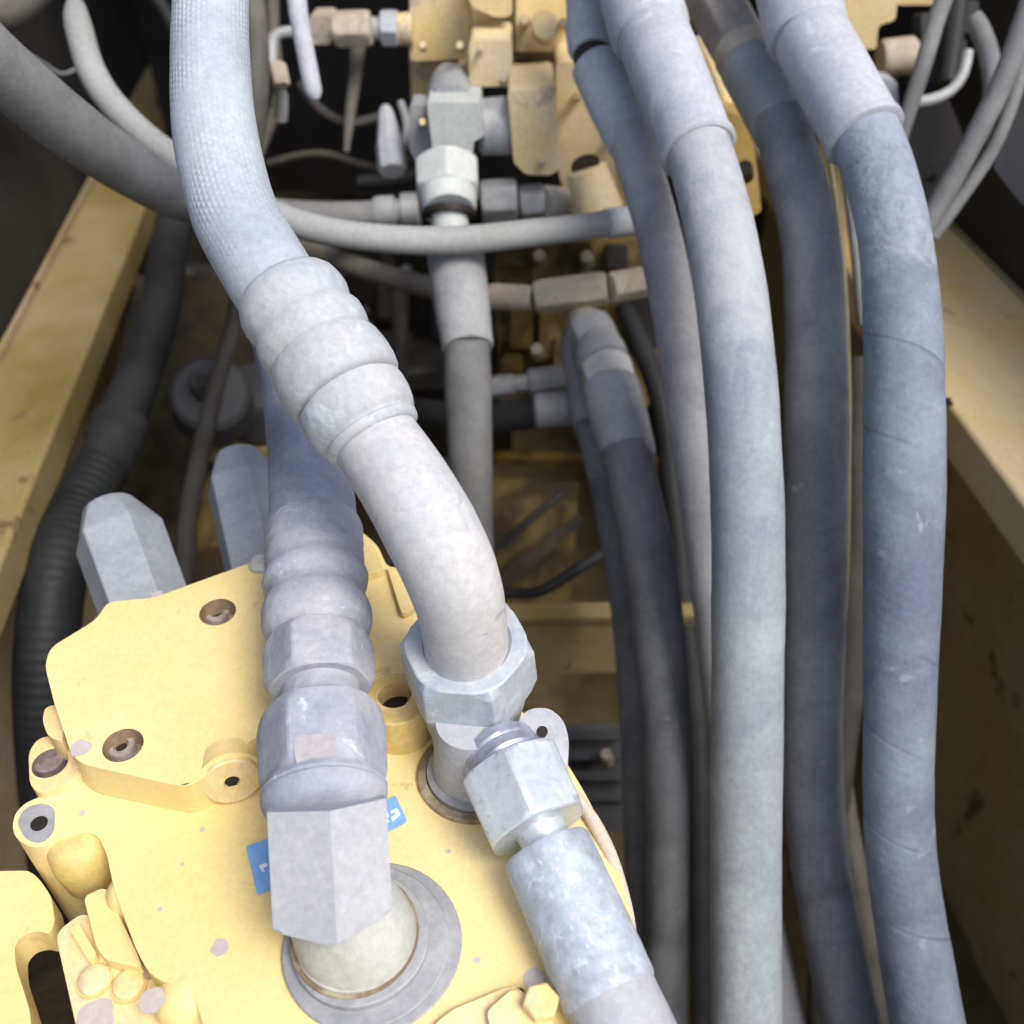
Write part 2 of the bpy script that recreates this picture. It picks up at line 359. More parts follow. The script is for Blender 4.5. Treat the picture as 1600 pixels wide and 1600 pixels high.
# floor pan: uneven dried mud
bm = bmesh.new(); bmesh.ops.create_grid(bm, x_segments=90, y_segments=110, size=1)
for v in bm.verts:
    v.co.x *= 1.3; v.co.y = v.co.y * 1.6 + .9; v.co.z = -.15 + noise.noise(v.co * 5) * .03 + noise.noise(v.co * 16) * .010
finish('ground', bm, M['dirt'], kind='structure')
o0 = Vector((0, 0, 0))
def wallslab(x0, y0, x1, y1, z0, z1, name, m, t=.02, **k):
    d = Vector((x1 - x0, y1 - y0, 0)); nn = Vector((d.y, -d.x, 0)).normalized() * t
    return slab([Vector((x0, y0, z0)), Vector((x1, y1, z0)), Vector((x1, y1, z1)), Vector((x0, y0, z1))], nn, name, m, **k)
pr = H(1600, 470, .60); pl = H(0, 560, .60)
def along(p, y): return p + RD * ((y - p.y) / RD.y)
a = along(pr, -.6) + SIDE * .03; b = along(pr, 2.0) + SIDE * .03
wallslab(a.x, a.y, b.x, b.y, .70, 1.12, 'side_wall', M['black'], -.02, kind='structure')
wallslab(a.x, a.y, b.x, b.y, -.25, .695, 'inner_panel', M['mudwall'], -.02, kind='structure')
a = along(pl, -.6) - SIDE * .03; b = along(pl, 2.0) - SIDE * .03
wallslab(a.x, a.y, b.x, b.y, .70, 1.12, 'side_wall', M['black'], .02, kind='structure')
wallslab(a.x, a.y, b.x, b.y, -.25, .695, 'inner_panel', M['mudwall'], .02, kind='structure')
wallslab(-1.3, -.05, 1.3, -.05, -.25, .70, 'added_near_wall', M['black'], .02, kind='structure')  # unseen wall, added to block light coming from behind the camera
wallslab(-1.6, 2.0, 1.5, 2.0, -.25, 1.7, 'back_wall', M['black'], -.02, kind='structure')
slab([Vector((-1.9, .95, 1.62)), Vector((1.6, 1.25, 1.62)), Vector((1.6, 2.1, 1.62)), Vector((-1.9, 2.1, 1.62))], Vector((0, 0, .02)), 'added_shade_hood', M['black'], kind='structure')  # unseen cover slab, added to darken the far end of the bay
slab([Vector((-1.9, .1, 1.62)), Vector((-.62, .1, 1.62)), Vector((-.62, .94, 1.62)), Vector((-1.9, .94, 1.62))], Vector((0, 0, .02)), 'added_shade_hood', M['black'], kind='structure')  # second unseen slab, added to shade the left side
def rail(pout, pin, y0, y1, thick, name, m, label):
    q = [along(pout, y0), along(pin, y0), along(pin, y1), along(pout, y1)]
    t = thing(name, label, 'frame rail', Vector((q[0].x, q[0].y, q[0].z - thick)))
    bm = bmesh.new(); n = 60; rows = []
    for i in range(n + 1):
        f = i / n; po = q[0].lerp(q[3], f); pi_ = q[1].lerp(q[2], f)
        w_ = noise.noise(Vector((f * 9, 3, 1))) * .002
        rows.append([bm.verts.new(v) for v in (po + Vector((0, 0, w_)), pi_ + Vector((0, 0, w_)), pi_ - Vector((0, 0, thick)), po - Vector((0, 0, thick)))])
    for i in range(n):
        for k in range(4): bm.faces.new((rows[i][k], rows[i][(k + 1) % 4], rows[i + 1][(k + 1) % 4], rows[i + 1][k]))
    bm.faces.new(rows[0]); bm.faces.new(rows[-1][::-1])
    finish('beam', bm, m, t, bevel=.004)
    return t
pri = H(1600, 785, .60); pli = H(0, 880, .60)
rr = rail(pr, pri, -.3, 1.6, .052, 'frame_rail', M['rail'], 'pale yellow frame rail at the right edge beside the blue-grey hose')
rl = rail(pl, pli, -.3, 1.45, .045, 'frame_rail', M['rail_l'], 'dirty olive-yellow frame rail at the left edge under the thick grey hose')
finish('rail_notch', stack((1480, 622, .93), (1486, 634, .93), [(0, 9), (1, 9)], 12), M['hole'], rr)

# ---------------------------------------------------------------- far things: dark fill behind
def hosething(name, label, pts, m, cat='hose', n=28, group=None, wob=.0004, part='hose_body', step=.01):
    p = P(*pts[-1][:3]); t = thing(name, label, cat, p, group)
    finish(part, tube(pts, n, step, wob=wob), m, t); return t
def add_stack(t, name, A, B, prof, m, n=48, wob=.0004, ang=35, bevel=0, **k):
    return finish(name, stack(A, B, prof, n, wob=wob), m, t, ang=ang, bevel=bevel, **k)
def add_hex(t, name, A, B, wpx, m, rot=0, bevel=.0008, ch=.12, **k):
    return finish(name, hexnut(A, B, wpx, rot, ch), m, t, ang=22, bevel=bevel, seg=1, **k)

# thick grey hose from the left
t = hosething('hydraulic_hose', 'thick dark grey hose sweeping in from the left edge behind the woven hose', [(-150, -10, .60, 122), (-60, 55, .63, 112), (0, 108, .66, 104), (100, 192, .72, 96), (200, 262, .80, 84), (290, 310, .88, 72), (400, 335, .96, 58), (500, 338, 1.02, 46), (590, 334, 1.05, 40)], M['hose_far'])
add_stack(t, 'end_nut', (585, 333, 1.05), (655, 328, 1.05), [(0, 46), (.1, 52), (.45, 52), (.5, 40), (.6, 40), (.62, 56), (.95, 56), (1, 50)], M['steel_far'], 12)
# cross hose
t = hosething('hydraulic_hose', 'slim grey hose crossing in front of the white elbow fitting', [(118, 10, .92, 30), (122, 40, .90, 42), (145, 115, .88, 44), (190, 178, .88, 44), (260, 240, .88, 45), (350, 298, .88, 45), (450, 345, .88, 45), (560, 369, .88, 43), (700, 376, .89, 44), (850, 362, .90, 42), (960, 348, .92, 40)], M['hose_cross'])
add_stack(t, 'end_sleeve', (945, 350, .915), (1000, 343, .93), [(0, 44), (.06, 47), (.8, 47), (.9, 42), (1, 40)], M['sleeve'], 32)
t = hosething('drain_hose', 'brown-grey hose running under the slim cross hose to a beige coupling', [(420, 372, 1.15, 28), (500, 398, 1.12, 32), (600, 430, 1.08, 34), (700, 455, 1.05, 34), (790, 463, 1.03, 34)], M['hose_brown'])
add_stack(t, 'ferrule', (765, 463, 1.03), (832, 466, 1.02), [(0, 36), (.05, 40), (.9, 40), (1, 36)], M['beige_metal'], 28)
add_hex(t, 'coupling_nut', (836, 465, 1.02), (948, 450, 1.01), 54, M['beige_metal'], .3)
add_hex(t, 'coupling_nut', (954, 450, 1.01), (1010, 440, 1.02), 50, M['beige_metal'], .1)

# thin vertical lines near the top left
hosething('breather_hose', 'olive-grey upright hose just right of the top of the woven hose', [(392, -40, .95, 34), (402, 60, .95, 34), (404, 150, .96, 32), (398, 215, .98, 30), (380, 290, 1.0, 28)], M['hose_brown'])
hosething('breather_hose', 'dark thin hose beside the bent pipe, running up out of the picture', [(425, -30, 1.2, 20), (428, 60, 1.2, 20), (436, 150, 1.2, 20), (418, 205, 1.2, 18), (400, 250, 1.2, 18)], M['hose_brown'])
hosething('hanging_tube', 'short pale grey tube end hanging in front of the black gap', [(460, -40, .88, 30), (466, 20, .88, 30), (475, 70, .88, 29), (486, 125, .88, 29), (491, 146, .88, 25), (493, 156, .88, 10)], M['sleeve'], 'tube')
t = hosething('bent_pipe', 'pale thin steel pipe bent down like a hook beside the hanging tube', [(462, 50, 1.0, 17), (445, 50, 1.0, 17), (428, 58, 1.0, 18), (424, 80, 1.0, 18), (426, 110, 1.0, 18), (440, 150, 1.02, 20), (438, 185, 1.04, 22)], M['steel_far'], 'pipe')
add_stack(t, 'pipe_nut', (432, 100, 1.0), (440, 135, 1.0), [(0, 26), (.1, 30), (.9, 30), (1, 26)], M['beige_metal'], 6, bevel=.001)
hosething('signal_tube', 'thin dark grey tube hanging below the brass-coloured hex nut', [(560, 60, 1.1, 26), (556, 110, 1.1, 22), (548, 170, 1.1, 18), (541, 238, 1.1, 10)], M['hose_brown'], 'tube')
hosething('signal_tube', 'thin dark loop of tube low behind the hanging pale tube', [(470, 130, 1.15, 14), (500, 170, 1.15, 15), (545, 192, 1.15, 14), (600, 180, 1.15, 14)], M['hose_brown'], 'tube')

hosething('signal_tube', 'dim thin tube crossing the black gap above the cross hose', [(420, 255, 1.35, 12), (500, 240, 1.32, 12), (590, 262, 1.3, 12), (660, 240, 1.3, 12)], M['engine_dk'], 'tube')
# ---- valve block with its castings
NV = (0, -1, .06)
vb = thing('valve_block', 'pale yellow valve casting at the top with stepped blocks and a round port', 'valve block', P(850, 300, 1.1))
finish('casting', block([(640, -120), (1080, -120), (1075, 60), (1010, 180), (1000, 330), (940, 345), (880, 320), (868, 200), (800, 150), (790, 110), (640, 105)], 1.16, .22, NV), M['yellow_far'], vb, bevel=.004)
finish('side_casting', block([(640, 90), (700, 92), (705, 215), (645, 215)], 1.15, .12, NV), M['yellow_far'], vb, bevel=.004)
finish('cover_block', block([(640, -60), (700, -62), (735, 20), (735, 92), (640, 96)], 1.06, .08, NV, fil=.008), M['yellow_far'], vb, bevel=.004)
finish('cap_block', block(rect(733, 62, 800, 136), 0.99, .08, NV, fil=.006), M['yellow_far'], vb, bevel=.003)
finish('plug_block', block(rect(716, 98, 740, 136), 1.04, .05, NV, fil=.004), M['yellow_far'], vb, bevel=.003)
finish('top_block', block([(735, -60), (800, -60), (800, 26), (775, 28), (735, 10)], 0.99, .08, NV, fil=.006), M['yellow_far'], vb, bevel=.003)
finish('port_column', block([(806, -80), (897, -80), (900, 96), (806, 92)], 1.04, .09, NV, fil=.006), M['yellow_far'], vb, bevel=.004)
finish('nameplate_pad', block(rect(806, 92, 868, 132), 1.05, .03, NV, fil=.002), M['chip'], vb, bevel=.002)
finish('square_block', block([(793, 142), (868, 138), (878, 262), (860, 274), (822, 273), (803, 255)], .975, .10, NV, fil=.004), M['yellow_far'], vb, bevel=.004)
finish('body_web', block([(868, 98), (930, 98), (985, 250), (990, 330), (890, 335), (872, 270)], 1.05, .10, NV, fil=.008), M['yellow_far'], vb, bevel=.004)
finish('port_tube', stack((916, 262, .98), (935, 330, 1.0), [(0, 48), (.02, 62), (1, 80)], 32), M['yellow_far'], vb, bevel=.001)
finish('port_bore', stack((914, 257, .979), (917, 266, .985), [(0, 46), (1, 44)], 24), M['hole'], vb)
finish('side_port', block([(965, 270), (1010, 262), (1020, 320), (975, 330)], 1.0, .05, NV), M['amber'], vb, bevel=.003)
for (x, y, w_) in ((660, 70, 12), (718, 70, 12), (750, 78, 9), (786, 124, 9), (820, 30, 16), (880, 34, 14), (900, 150, 14), (955, 205, 12), (846, 252, 11), (812, 160, 9), (660, 190, 12)):
    finish('cap_screw', stack((x, y, .965), (x + 1, y + 5, 1.06), [(0, w_ * .8), (.15, w_), (1, w_)], 20), M['beige_metal' if w_ < 12 else 'yellow_far'], vb)
finish('round_boss', stack((852, 38, .985), (854, 44, 1.04), [(0, 40), (.08, 46), (1, 48)], 32), M['yellow_far'], vb, bevel=.001)
finish('cross_groove', block([(805, 92), (868, 92), (868, 99), (805, 99)], 1.035, .03, NV, fil=0), M['grime'], vb)
# amber casting right of hose A
am = thing('amber_casting', 'clean amber-yellow casting showing between the two pairs of hoses', 'casting', P(1165, 260, .98))
finish('lower_body', block([(1120, 170), (1168, 185), (1180, 240), (1190, 330), (1165, 345), (1120, 320)], .97, .05, NV), M['amber'], am, bevel=.003)
finish('bolt_hole', stack((1164, 262, .93), (1166, 275, .96), [(0, 24), (1, 24)], 20), M['hole'], am)
hosething('guide_rod', 'olive rod rising behind the pale sleeve near the amber casting', [(1090, 60, .98, 20), (1130, 150, .98, 20), (1165, 240, .98, 22)], M['yellow_far'], 'rod')
# right valve portion
vr = thing('valve_block', 'yellow valve casting at the top right beside the pale hose sleeve', 'valve block', P(1370, 60, 1.05))
finish('casting', block([(1290, -80), (1405, -80), (1400, 32), (1372, 40), (1370, 78), (1338, 76), (1300, 60)], 1.05, .12, NV, fil=.006), M['yellow_far'], vr, bevel=.004)
finish('casting_foot', block([(1290, -80), (1480, -80), (1480, 8), (1290, 8)], 1.12, .12, NV), M['yellow_far'], vr, bevel=.004)
add_stack(vr, 'round_port', (1375, 92, 1.1), (1430, 86, 1.1), [(0, 50), (.1, 56), (.9, 56), (1, 46)], M['beige_metal'], 28)
t = thing('block_connector', 'small white block connector below the top right casting', 'connector', P(1395, 180, 1.0))
finish('connector_body', block([(1372, 122), (1402, 126), (1406, 190), (1385, 190)], .98, .03, NV), M['sleeve'], t, bevel=.002)
finish('connector_pin', stack((1385, 190, .98), (1388, 205, .98), [(0, 14), (1, 12)], 12), M['steel_far'], t)
# fittings row at top left of the valve
t = thing('pipe_union', 'brass-coloured pipe union with hex nut leading into the yellow cover block', 'union', P(560, 60, 1.06))
finish('square_head', block(rect(483, 24, 518, 70), 1.06, .04, NV), M['beige_metal'], t, bevel=.002)
add_hex(t, 'hex_nut', (522, 46, 1.04), (580, 44, 1.04), 56, M['beige_metal'], .2, ch=.2)
add_stack(t, 'neck', (578, 45, 1.05), (600, 44, 1.05), [(0, 34), (1, 34)], M['steel_far'], 24)
add_hex(t, 'lock_nut', (596, 44, 1.05), (622, 44, 1.05), 56, M['sleeve'], .1)
add_stack(t, 'collar', (620, 46, 1.06), (645, 46, 1.06), [(0, 46), (1, 50)], M['yellow_far'], 24)
# white central elbow and its hose
t = thing('elbow_fitting', 'white dusty square elbow fitting above the slim cross hose', 'elbow fitting', P(700, 255, 1.0))
finish('elbow_block', block([(667, 160), (750, 160), (757, 212), (740, 222), (738, 250), (678, 252)], .97, .055, NV, fil=.0015), M['white_dust'], t, bevel=.003)
add_stack(t, 'rear_boss', (706, 168, .99), (704, 128, 1.03), [(0, 72), (.5, 74), (1, 60)], M['steel_far'], 28)
add_stack(t, 'side_collar', (745, 200, .995), (795, 196, 1.0), [(0, 70), (.1, 84), (.9, 88), (1, 84)], M['steel_far'], 28)
finish('rear_flange', block([(640, 165), (672, 165), (680, 250), (652, 256), (640, 235)], 1.0, .04, NV, fil=.003), M['steel_far'], t, bevel=.003)
t = thing('hydraulic_hose', 'short upright hose with pale sleeve below the white square elbow', 'hose', P(735, 830, .95))
add_hex(t, 'swivel_nut', (698, 258, .96), (700, 305, .95), 110, M['white_dust'], .5, ch=.14)
add_stack(t, 'retaining_ring', (700, 298, .95), (702, 330, .94), [(0, 86), (.1, 90), (.5, 88), (.9, 84), (1, 78)], M['white_dust'])
add_stack(t, 'dark_seal', (702, 329, .94), (702, 338, .94), [(0, 82), (1, 82)], M['hole'], 36)
add_stack(t, 'neck', (702, 334, .94), (708, 400, .94), [(0, 56), (1, 60)], M['white_dust'])
add_stack(t, 'ferrule', (709, 380, .94), (731, 545, .90), [(0, 80), (.02, 86), (.2, 89), (.5, 89), (.9, 82), (.97, 82), (1, 78)], M['sleeve_mid'])
finish('hose_body', tube([(729, 530, .90, 70), (731, 600, .91, 74), (734, 700, .93, 70), (738, 800, .97, 64), (742, 900, 1.02, 60), (745, 1000, 1.1, 55)], 36), M['hose_far'], t)
t = thing('tapered_fitting', 'pale tapered hex fitting left of the white square elbow', 'fitting', P(610, 262, 1.05))
add_stack(t, 'cap_body', (602, 166, 1.06), (614, 268, 1.04), [(0, 14), (.08, 24), (.55, 42), (.6, 46), (.95, 48), (1, 42)], M['sleeve'], 8, bevel=.001)
finish('cap_lever', tube([(626, 160, 1.08, 12), (636, 195, 1.07, 14), (632, 230, 1.06, 14)], 12), M['steel_far'], t)
hosething('signal_tube', 'dark violet tube behind the tapered hex cap', [(560, 285, 1.2, 22), (620, 280, 1.2, 24), (660, 270, 1.2, 24)], M['hose_black'], 'tube')
# row of nuts behind the cross hose (right)
t = thing('pipe_union', 'grey union of two hex nuts resting behind the slim cross hose, right of the elbow', 'union', P(800, 330, 1.02))
add_hex(t, 'hex_nut', (752, 316, 1.02), (808, 312, 1.02), 68, M['steel_far'], .2)
add_hex(t, 'hex_nut', (812, 318, 1.03), (850, 314, 1.03), 56, M['steel_far'], .4)
add_stack(t, 'collar', (846, 318, 1.03), (880, 316, 1.05), [(0, 50), (.3, 54), (1, 44)], M['olive_metal'], 28)

hosething('signal_tube', 'dim upright tube in the dark left of the short upright hose', [(600, 395, 1.25, 22), (618, 450, 1.22, 26), (625, 520, 1.2, 26), (622, 600, 1.2, 24)], M['hose_shade'], 'tube')
t = thing('engine_block', 'dim dusty engine casting with ribs and studs, deep behind the cross hose', 'engine', P(600, 600, 1.5))
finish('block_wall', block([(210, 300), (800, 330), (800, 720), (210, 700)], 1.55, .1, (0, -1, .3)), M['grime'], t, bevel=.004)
random.seed(11)
for k in range(16):
    x = 260 + (k % 8) * 66 + random.uniform(-18, 18); y = 420 + (k // 8) * 130 + random.uniform(-40, 40); a_ = random.uniform(24, 70); b2 = random.uniform(24, 90)
    finish('casting_rib', block(rect(x, y, x + a_, y + b2), 1.5 - random.uniform(0, .06), .06, (random.uniform(-.2, .2), -1, .3)), M['engine_dk' if k % 3 else 'panel'], t, bevel=.004)
for k in range(12):
    x = random.uniform(260, 780); y = random.uniform(400, 690); dpt = random.uniform(1.40, 1.46)
    finish('stud', stack((x, y, dpt), (x + 3, y + 10, dpt + .05), [(0, 14), (.2, 20), (1, 22)], 6), M['steel_far' if k % 2 else 'engine_dk'], t)
hosething('fuel_pipe', 'dim bent pipe running level in the dark behind the upright hose', [(420, 560, 1.4, 18), (520, 590, 1.4, 18), (620, 585, 1.4, 18), (720, 560, 1.4, 18), (800, 470, 1.42, 18)], M['engine_dk'], 'pipe')
hosething('fuel_pipe', 'dim slanting pipe in the dark just left of the woven hose collar', [(250, 380, 1.35, 22), (330, 470, 1.35, 22), (400, 520, 1.36, 22), (520, 520, 1.4, 20)], M['engine_dk'], 'pipe')
# ---- grimy middle machinery below the cross hose
t = thing('grimy_casting', 'oily brown machine casting below the cross hose, behind the beige coupling', 'casting', P(850, 600, 1.2))
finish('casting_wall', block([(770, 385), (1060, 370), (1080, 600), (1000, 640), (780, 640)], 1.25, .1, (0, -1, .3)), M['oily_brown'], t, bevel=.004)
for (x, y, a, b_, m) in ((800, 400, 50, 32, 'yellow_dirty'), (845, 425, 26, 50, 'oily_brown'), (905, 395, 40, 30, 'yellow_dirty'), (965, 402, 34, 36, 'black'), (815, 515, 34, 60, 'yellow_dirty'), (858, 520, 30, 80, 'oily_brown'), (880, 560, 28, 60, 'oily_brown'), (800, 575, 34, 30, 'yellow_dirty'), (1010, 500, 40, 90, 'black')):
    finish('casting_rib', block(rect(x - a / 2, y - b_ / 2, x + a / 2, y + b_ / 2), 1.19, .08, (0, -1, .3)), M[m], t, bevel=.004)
for (x, y) in ((842, 398), (838, 545), (916, 400)):
    add_stack(t, 'bolt_head', (x, y, 1.17), (x + 2, y + 10, 1.2), [(0, 20), (1, 22)], M['beige_metal'], 6, bevel=.001)
t = thing('grey_union', 'grey sleeve union lying level left of the inner hose elbow', 'union', P(830, 640, 1.1))
add_stack(t, 'ferrule', (835, 642, 1.06), (912, 636, 1.06), [(0, 50), (.05, 56), (.9, 54), (1, 48)], M['sleeve_dk'], 32)
finish('hose_body', tube([(640, 640, 1.16, 40), (740, 655, 1.1, 46), (790, 650, 1.08, 50), (845, 643, 1.06, 50)], 28), M['hose_black'], t)
add_stack(t, 'upper_union', (765, 606, 1.1), (885, 590, 1.1), [(0, 34), (.1, 38), (.3, 38), (.33, 30), (.5, 30), (.52, 44), (.9, 44), (1, 36)], M['steel_far'], 8, bevel=.001)
# inner hose (C) with elbow
t = thing('hydraulic_hose', 'slate hose with bulky elbow joint, left of the pale right-hand bundle', 'hose', P(1040, 1500, .9), 'long hoses hanging on the right')
add_stack(t, 'elbow_stub', (905, 475, 1.04), (925, 540, 1.0), [(0, 46), (.5, 52), (1, 60)], M['beige_metal'], 32)
add_hex(t, 'elbow_nut', (918, 508, .995), (938, 552, .975), 78, M['steel_far'], .3, ch=.2)
add_stack(t, 'elbow_body', (930, 528, .975), (948, 580, .955), [(0, 50), (.2, 70), (.45, 82), (.75, 82), (.8, 70), (1, 66)], M['sleeve_mid'], wob=.001)
add_hex(t, 'nut', (945, 572, .96), (955, 606, .945), 88, M['olive_metal'], .3, ch=.2)
add_stack(t, 'ferrule', (952, 600, .94), (985, 722, .90), [(0, 80), (.04, 90), (.5, 92), (.92, 86), (1, 80)], M['sleeve_dk'])
finish('hose_body', tube([(976, 700, .90, 76), (990, 760, .89, 80), (1018, 900, .88, 82), (1036, 1060, .88, 78), (1042, 1200, .89, 72), (1043, 1350, .92, 68), (1042, 1500, .96, 66), (1040, 1700, 1.0, 62)], 36), M['hose_dark'], t)
t = thing('hydraulic_hose', 'narrow dark hose tucked along the left side of the slate elbow hose', 'hose', P(1000, 1500, .98), 'long hoses hanging on the right')
add_stack(t, 'ferrule', (898, 520, 1.05), (925, 680, 1.0), [(0, 40), (.1, 52), (.9, 54), (1, 48)], M['sleeve_dk'], 32)
finish('hose_body', tube([(922, 660, 1.0, 50), (945, 760, .98, 48), (972, 900, .96, 50), (990, 1060, .96, 52), (998, 1250, .97, 50), (1003, 1450, 1.0, 50), (1005, 1700, 1.05, 48)], 30), M['hose_dark'], t)
t = hosething('hydraulic_hose', 'grey hose in shade in the gap between the inner elbow hose and the pale bundle', [(975, 480, 1.15, 30), (1010, 560, 1.12, 34), (1035, 640, 1.1, 34), (1050, 760, 1.1, 36), (1070, 950, 1.1, 36), (1090, 1150, 1.1, 36), (1095, 1400, 1.1, 36), (1095, 1700, 1.1, 36)], M['hose_black'])

# ---- plates and cross members low in the middle
slab([H(720, 712, .78), H(1120, 728, .78), H(1120, 716, .78), H(720, 700, .78)], Vector((0, 0, -.012)), 'bracket_bar', M['yellow_dirty'], cat='bar', label='thin golden bar edge in the dark below the grey union')
t = thing('stained_plate', 'oil-stained yellow bracket plate right of the bent tube', 'plate', P(850, 850, 1.3))
finish('plate_body', block([(760, 745), (905, 752), (890, 960), (760, 960)], 1.3, .03, (0, -.7, .7)), M['yellow_dirty'], t, bevel=.003)
finish('stiffener', block([(770, 905), (905, 800), (915, 815), (790, 925)], 1.25, .02, (0, -.7, .7)), M['grime'], t, bevel=.002)
t = thing('cross_member', 'olive-yellow cross member beam lying level behind the bent tube nut', 'beam', H(880, 960, .80))
cm = [H(560, 978, .80), H(1150, 968, .80), H(1150, 958, .80), H(560, 966, .80)]
slab(cm, Vector((0, 0, -.085)), 'beam_web', M['crossbar'], parent=None)
bw = bpy.data.objects['beam_web']; bw.parent = t; bw.location = -t.location
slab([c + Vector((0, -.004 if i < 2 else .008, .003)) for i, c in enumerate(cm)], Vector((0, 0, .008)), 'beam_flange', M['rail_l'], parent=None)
bw = bpy.data.objects['beam_flange']; bw.parent = t; bw.location = -t.location
hosething('cable', 'dark cable looping above the cross member', [(780, 925, 1.1, 20), (840, 925, 1.08, 18), (900, 890, 1.08, 18), (960, 850, 1.1, 18), (1000, 800, 1.12, 18)], M['hose_black'], 'cable')
hosething('cable', 'thin dark cable slanting up behind the stained yellow plate', [(760, 870, 1.2, 12), (830, 810, 1.2, 12), (880, 770, 1.22, 12)], M['hose_black'], 'cable')
t = thing('control_box', 'dark finned control box low between the pump and hoses', 'box', P(930, 1250, 1.1))
finish('box_body', block([(840, 1130), (1010, 1130), (1010, 1300), (840, 1300)], 1.12, .1, (0, -.5, .8)), M['panel'], t, bevel=.004)
for k in range(4):
    finish('fin', block(rect(860, 1140 + k * 32, 985, 1156 + k * 32), 1.09, .02, (0, -.5, .8)), M['panel'], t, bevel=.001)
add_stack(t, 'screw', (948, 1178, 1.07), (950, 1190, 1.09), [(0, 18), (1, 20)], M['beige_metal'], 12)

# ---- left background
t = thing('suction_hose', 'black corrugated hose running down the left behind the pump', 'hose', P(70, 1200, .95))
finish('hose_body', tube([(300, 260, 1.3, 54), (278, 330, 1.25, 56), (262, 400, 1.2, 58), (250, 480, 1.15, 62), (215, 590, 1.1, 68), (175, 690, 1.05, 74)], 36), M['hose_black'], t)
add_stack(t, 'clamp_band', (190, 655, 1.06), (160, 735, 1.02), [(0, 78), (.04, 86), (.2, 86), (.24, 78), (.3, 78), (.34, 86), (.5, 86), (.55, 78), (1, 80)], M['hose_black'])
finish('ribbed_section', tube([(162, 725, 1.02, 78), (120, 800, .98, 84), (92, 880, .94, 92), (76, 980, .92, 96), (72, 1100, .92, 96), (80, 1250, .95, 92), (100, 1400, 1.0, 88)], 40), M['hose_ribbed'], t)
hosething('breather_hose', 'thin grey-brown hose passing down in front of the round dark flange', [(372, 430, 1.1, 20), (362, 520, 1.05, 24), (338, 600, 1.02, 27), (315, 700, 1.0, 30), (295, 800, .98, 30), (288, 900, .96, 30), (285, 980, .96, 30)], M['hose_shade'])
t = thing('round_flange', 'round dark grey flange with slotted centre, behind the thin hose', 'flange', P(340, 640, 1.15))
add_stack(t, 'flange_disc', (328, 612, 1.12), (334, 640, 1.18), [(0, 108), (.1, 122), (.9, 126), (1, 120)], M['panel'])
add_stack(t, 'flange_hub', (318, 592, 1.10), (326, 614, 1.13), [(0, 40), (.1, 46), (1, 50)], M['panel'], 32)
finish('slot_bolt', block(rect(306, 585, 328, 606), 1.09, .01, (0, -.7, .7)), M['hole'], t)
t = thing('yellow_bracket', 'dull yellow bracket half hidden behind the right hex plug', 'bracket', P(330, 850, 1.0))
finish('bracket_plate', block([(300, 740), (345, 735), (400, 880), (360, 900), (310, 880)], 1.0, .02, (0, -.7, .7)), M['yellow_dirty'], t, bevel=.003)
slab([H(300, 700, .75), H(460, 705, .75), H(460, 690, .75), H(300, 685, .75)], Vector((0, 0, -.02)), 'bracket_bar', M['rail_l'], cat='bar', label='short dull yellow bar just above the right hex plug')
t = thing('engine_cover', 'dark mud-brown cover plate behind the hex plugs', 'cover', P(330, 760, 1.25))
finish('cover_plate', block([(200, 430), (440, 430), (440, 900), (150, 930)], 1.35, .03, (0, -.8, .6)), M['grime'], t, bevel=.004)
finish('cover_cap', stack((400, 600, 1.2), (410, 650, 1.25), [(0, 90), (.2, 100), (1, 110)], 40), M['panel'], t, bevel=.002)
hosething('cable', 'thin wire loop in the dark top left corner', [(30, 75, 1.1, 6), (70, 100, 1.1, 6), (95, 116, 1.1, 7), (118, 108, 1.1, 6), (130, 90, 1.1, 5)], M['hose_far'], 'cable', n=10)
hosething('drain_hose', 'dark grey hose end at the very top left corner', [(-60, 20, 1.0, 60), (10, 15, 1.0, 60), (60, -30, 1.0, 60)], M['hose_brown'])
hosething('cable', 'faint dark line slanting beside the top of the woven hose', [(235, -20, 1.2, 22), (265, 30, 1.2, 22), (290, 80, 1.2, 20)], M['hose_black'], 'cable')
# hex plugs behind the pump
def hexplug(A, B, wd, label, chip):
    t = thing('hex_plug', label, 'plug', P(*B), 'large grey hex plugs behind the pump')
    a, b = P(*A), P(*B)
    finish('hex_body', hexnut(A, B, wd, .25, .10, prof=[(0, .56), (.24, 1.0), (1, 1.04)]), M['sleeve_dk2'], t, ang=20, bevel=.0012, seg=2)
    add_stack(t, 'chip_mark', chip[0], chip[1], [(0, 5), (1, 7)], M['white'], 8)
M['sleeve_dk2'] = mat('blue_grey_dusted_plug', (.30, .34, .42), (.40, .44, .52), .6, 20, .7, bump=.4)
hexplug((170, 792, .74), (242, 990, .70), 140, 'large blue-grey hex plug standing at the left behind the pump cover', ((182, 868, .728), (186, 880, .726)))
hexplug((370, 710, .80), (412, 900, .76), 118, 'large blue-grey hex plug nearly touching the left side of the upright hose', ((375, 788, .778), (395, 782, .778)))

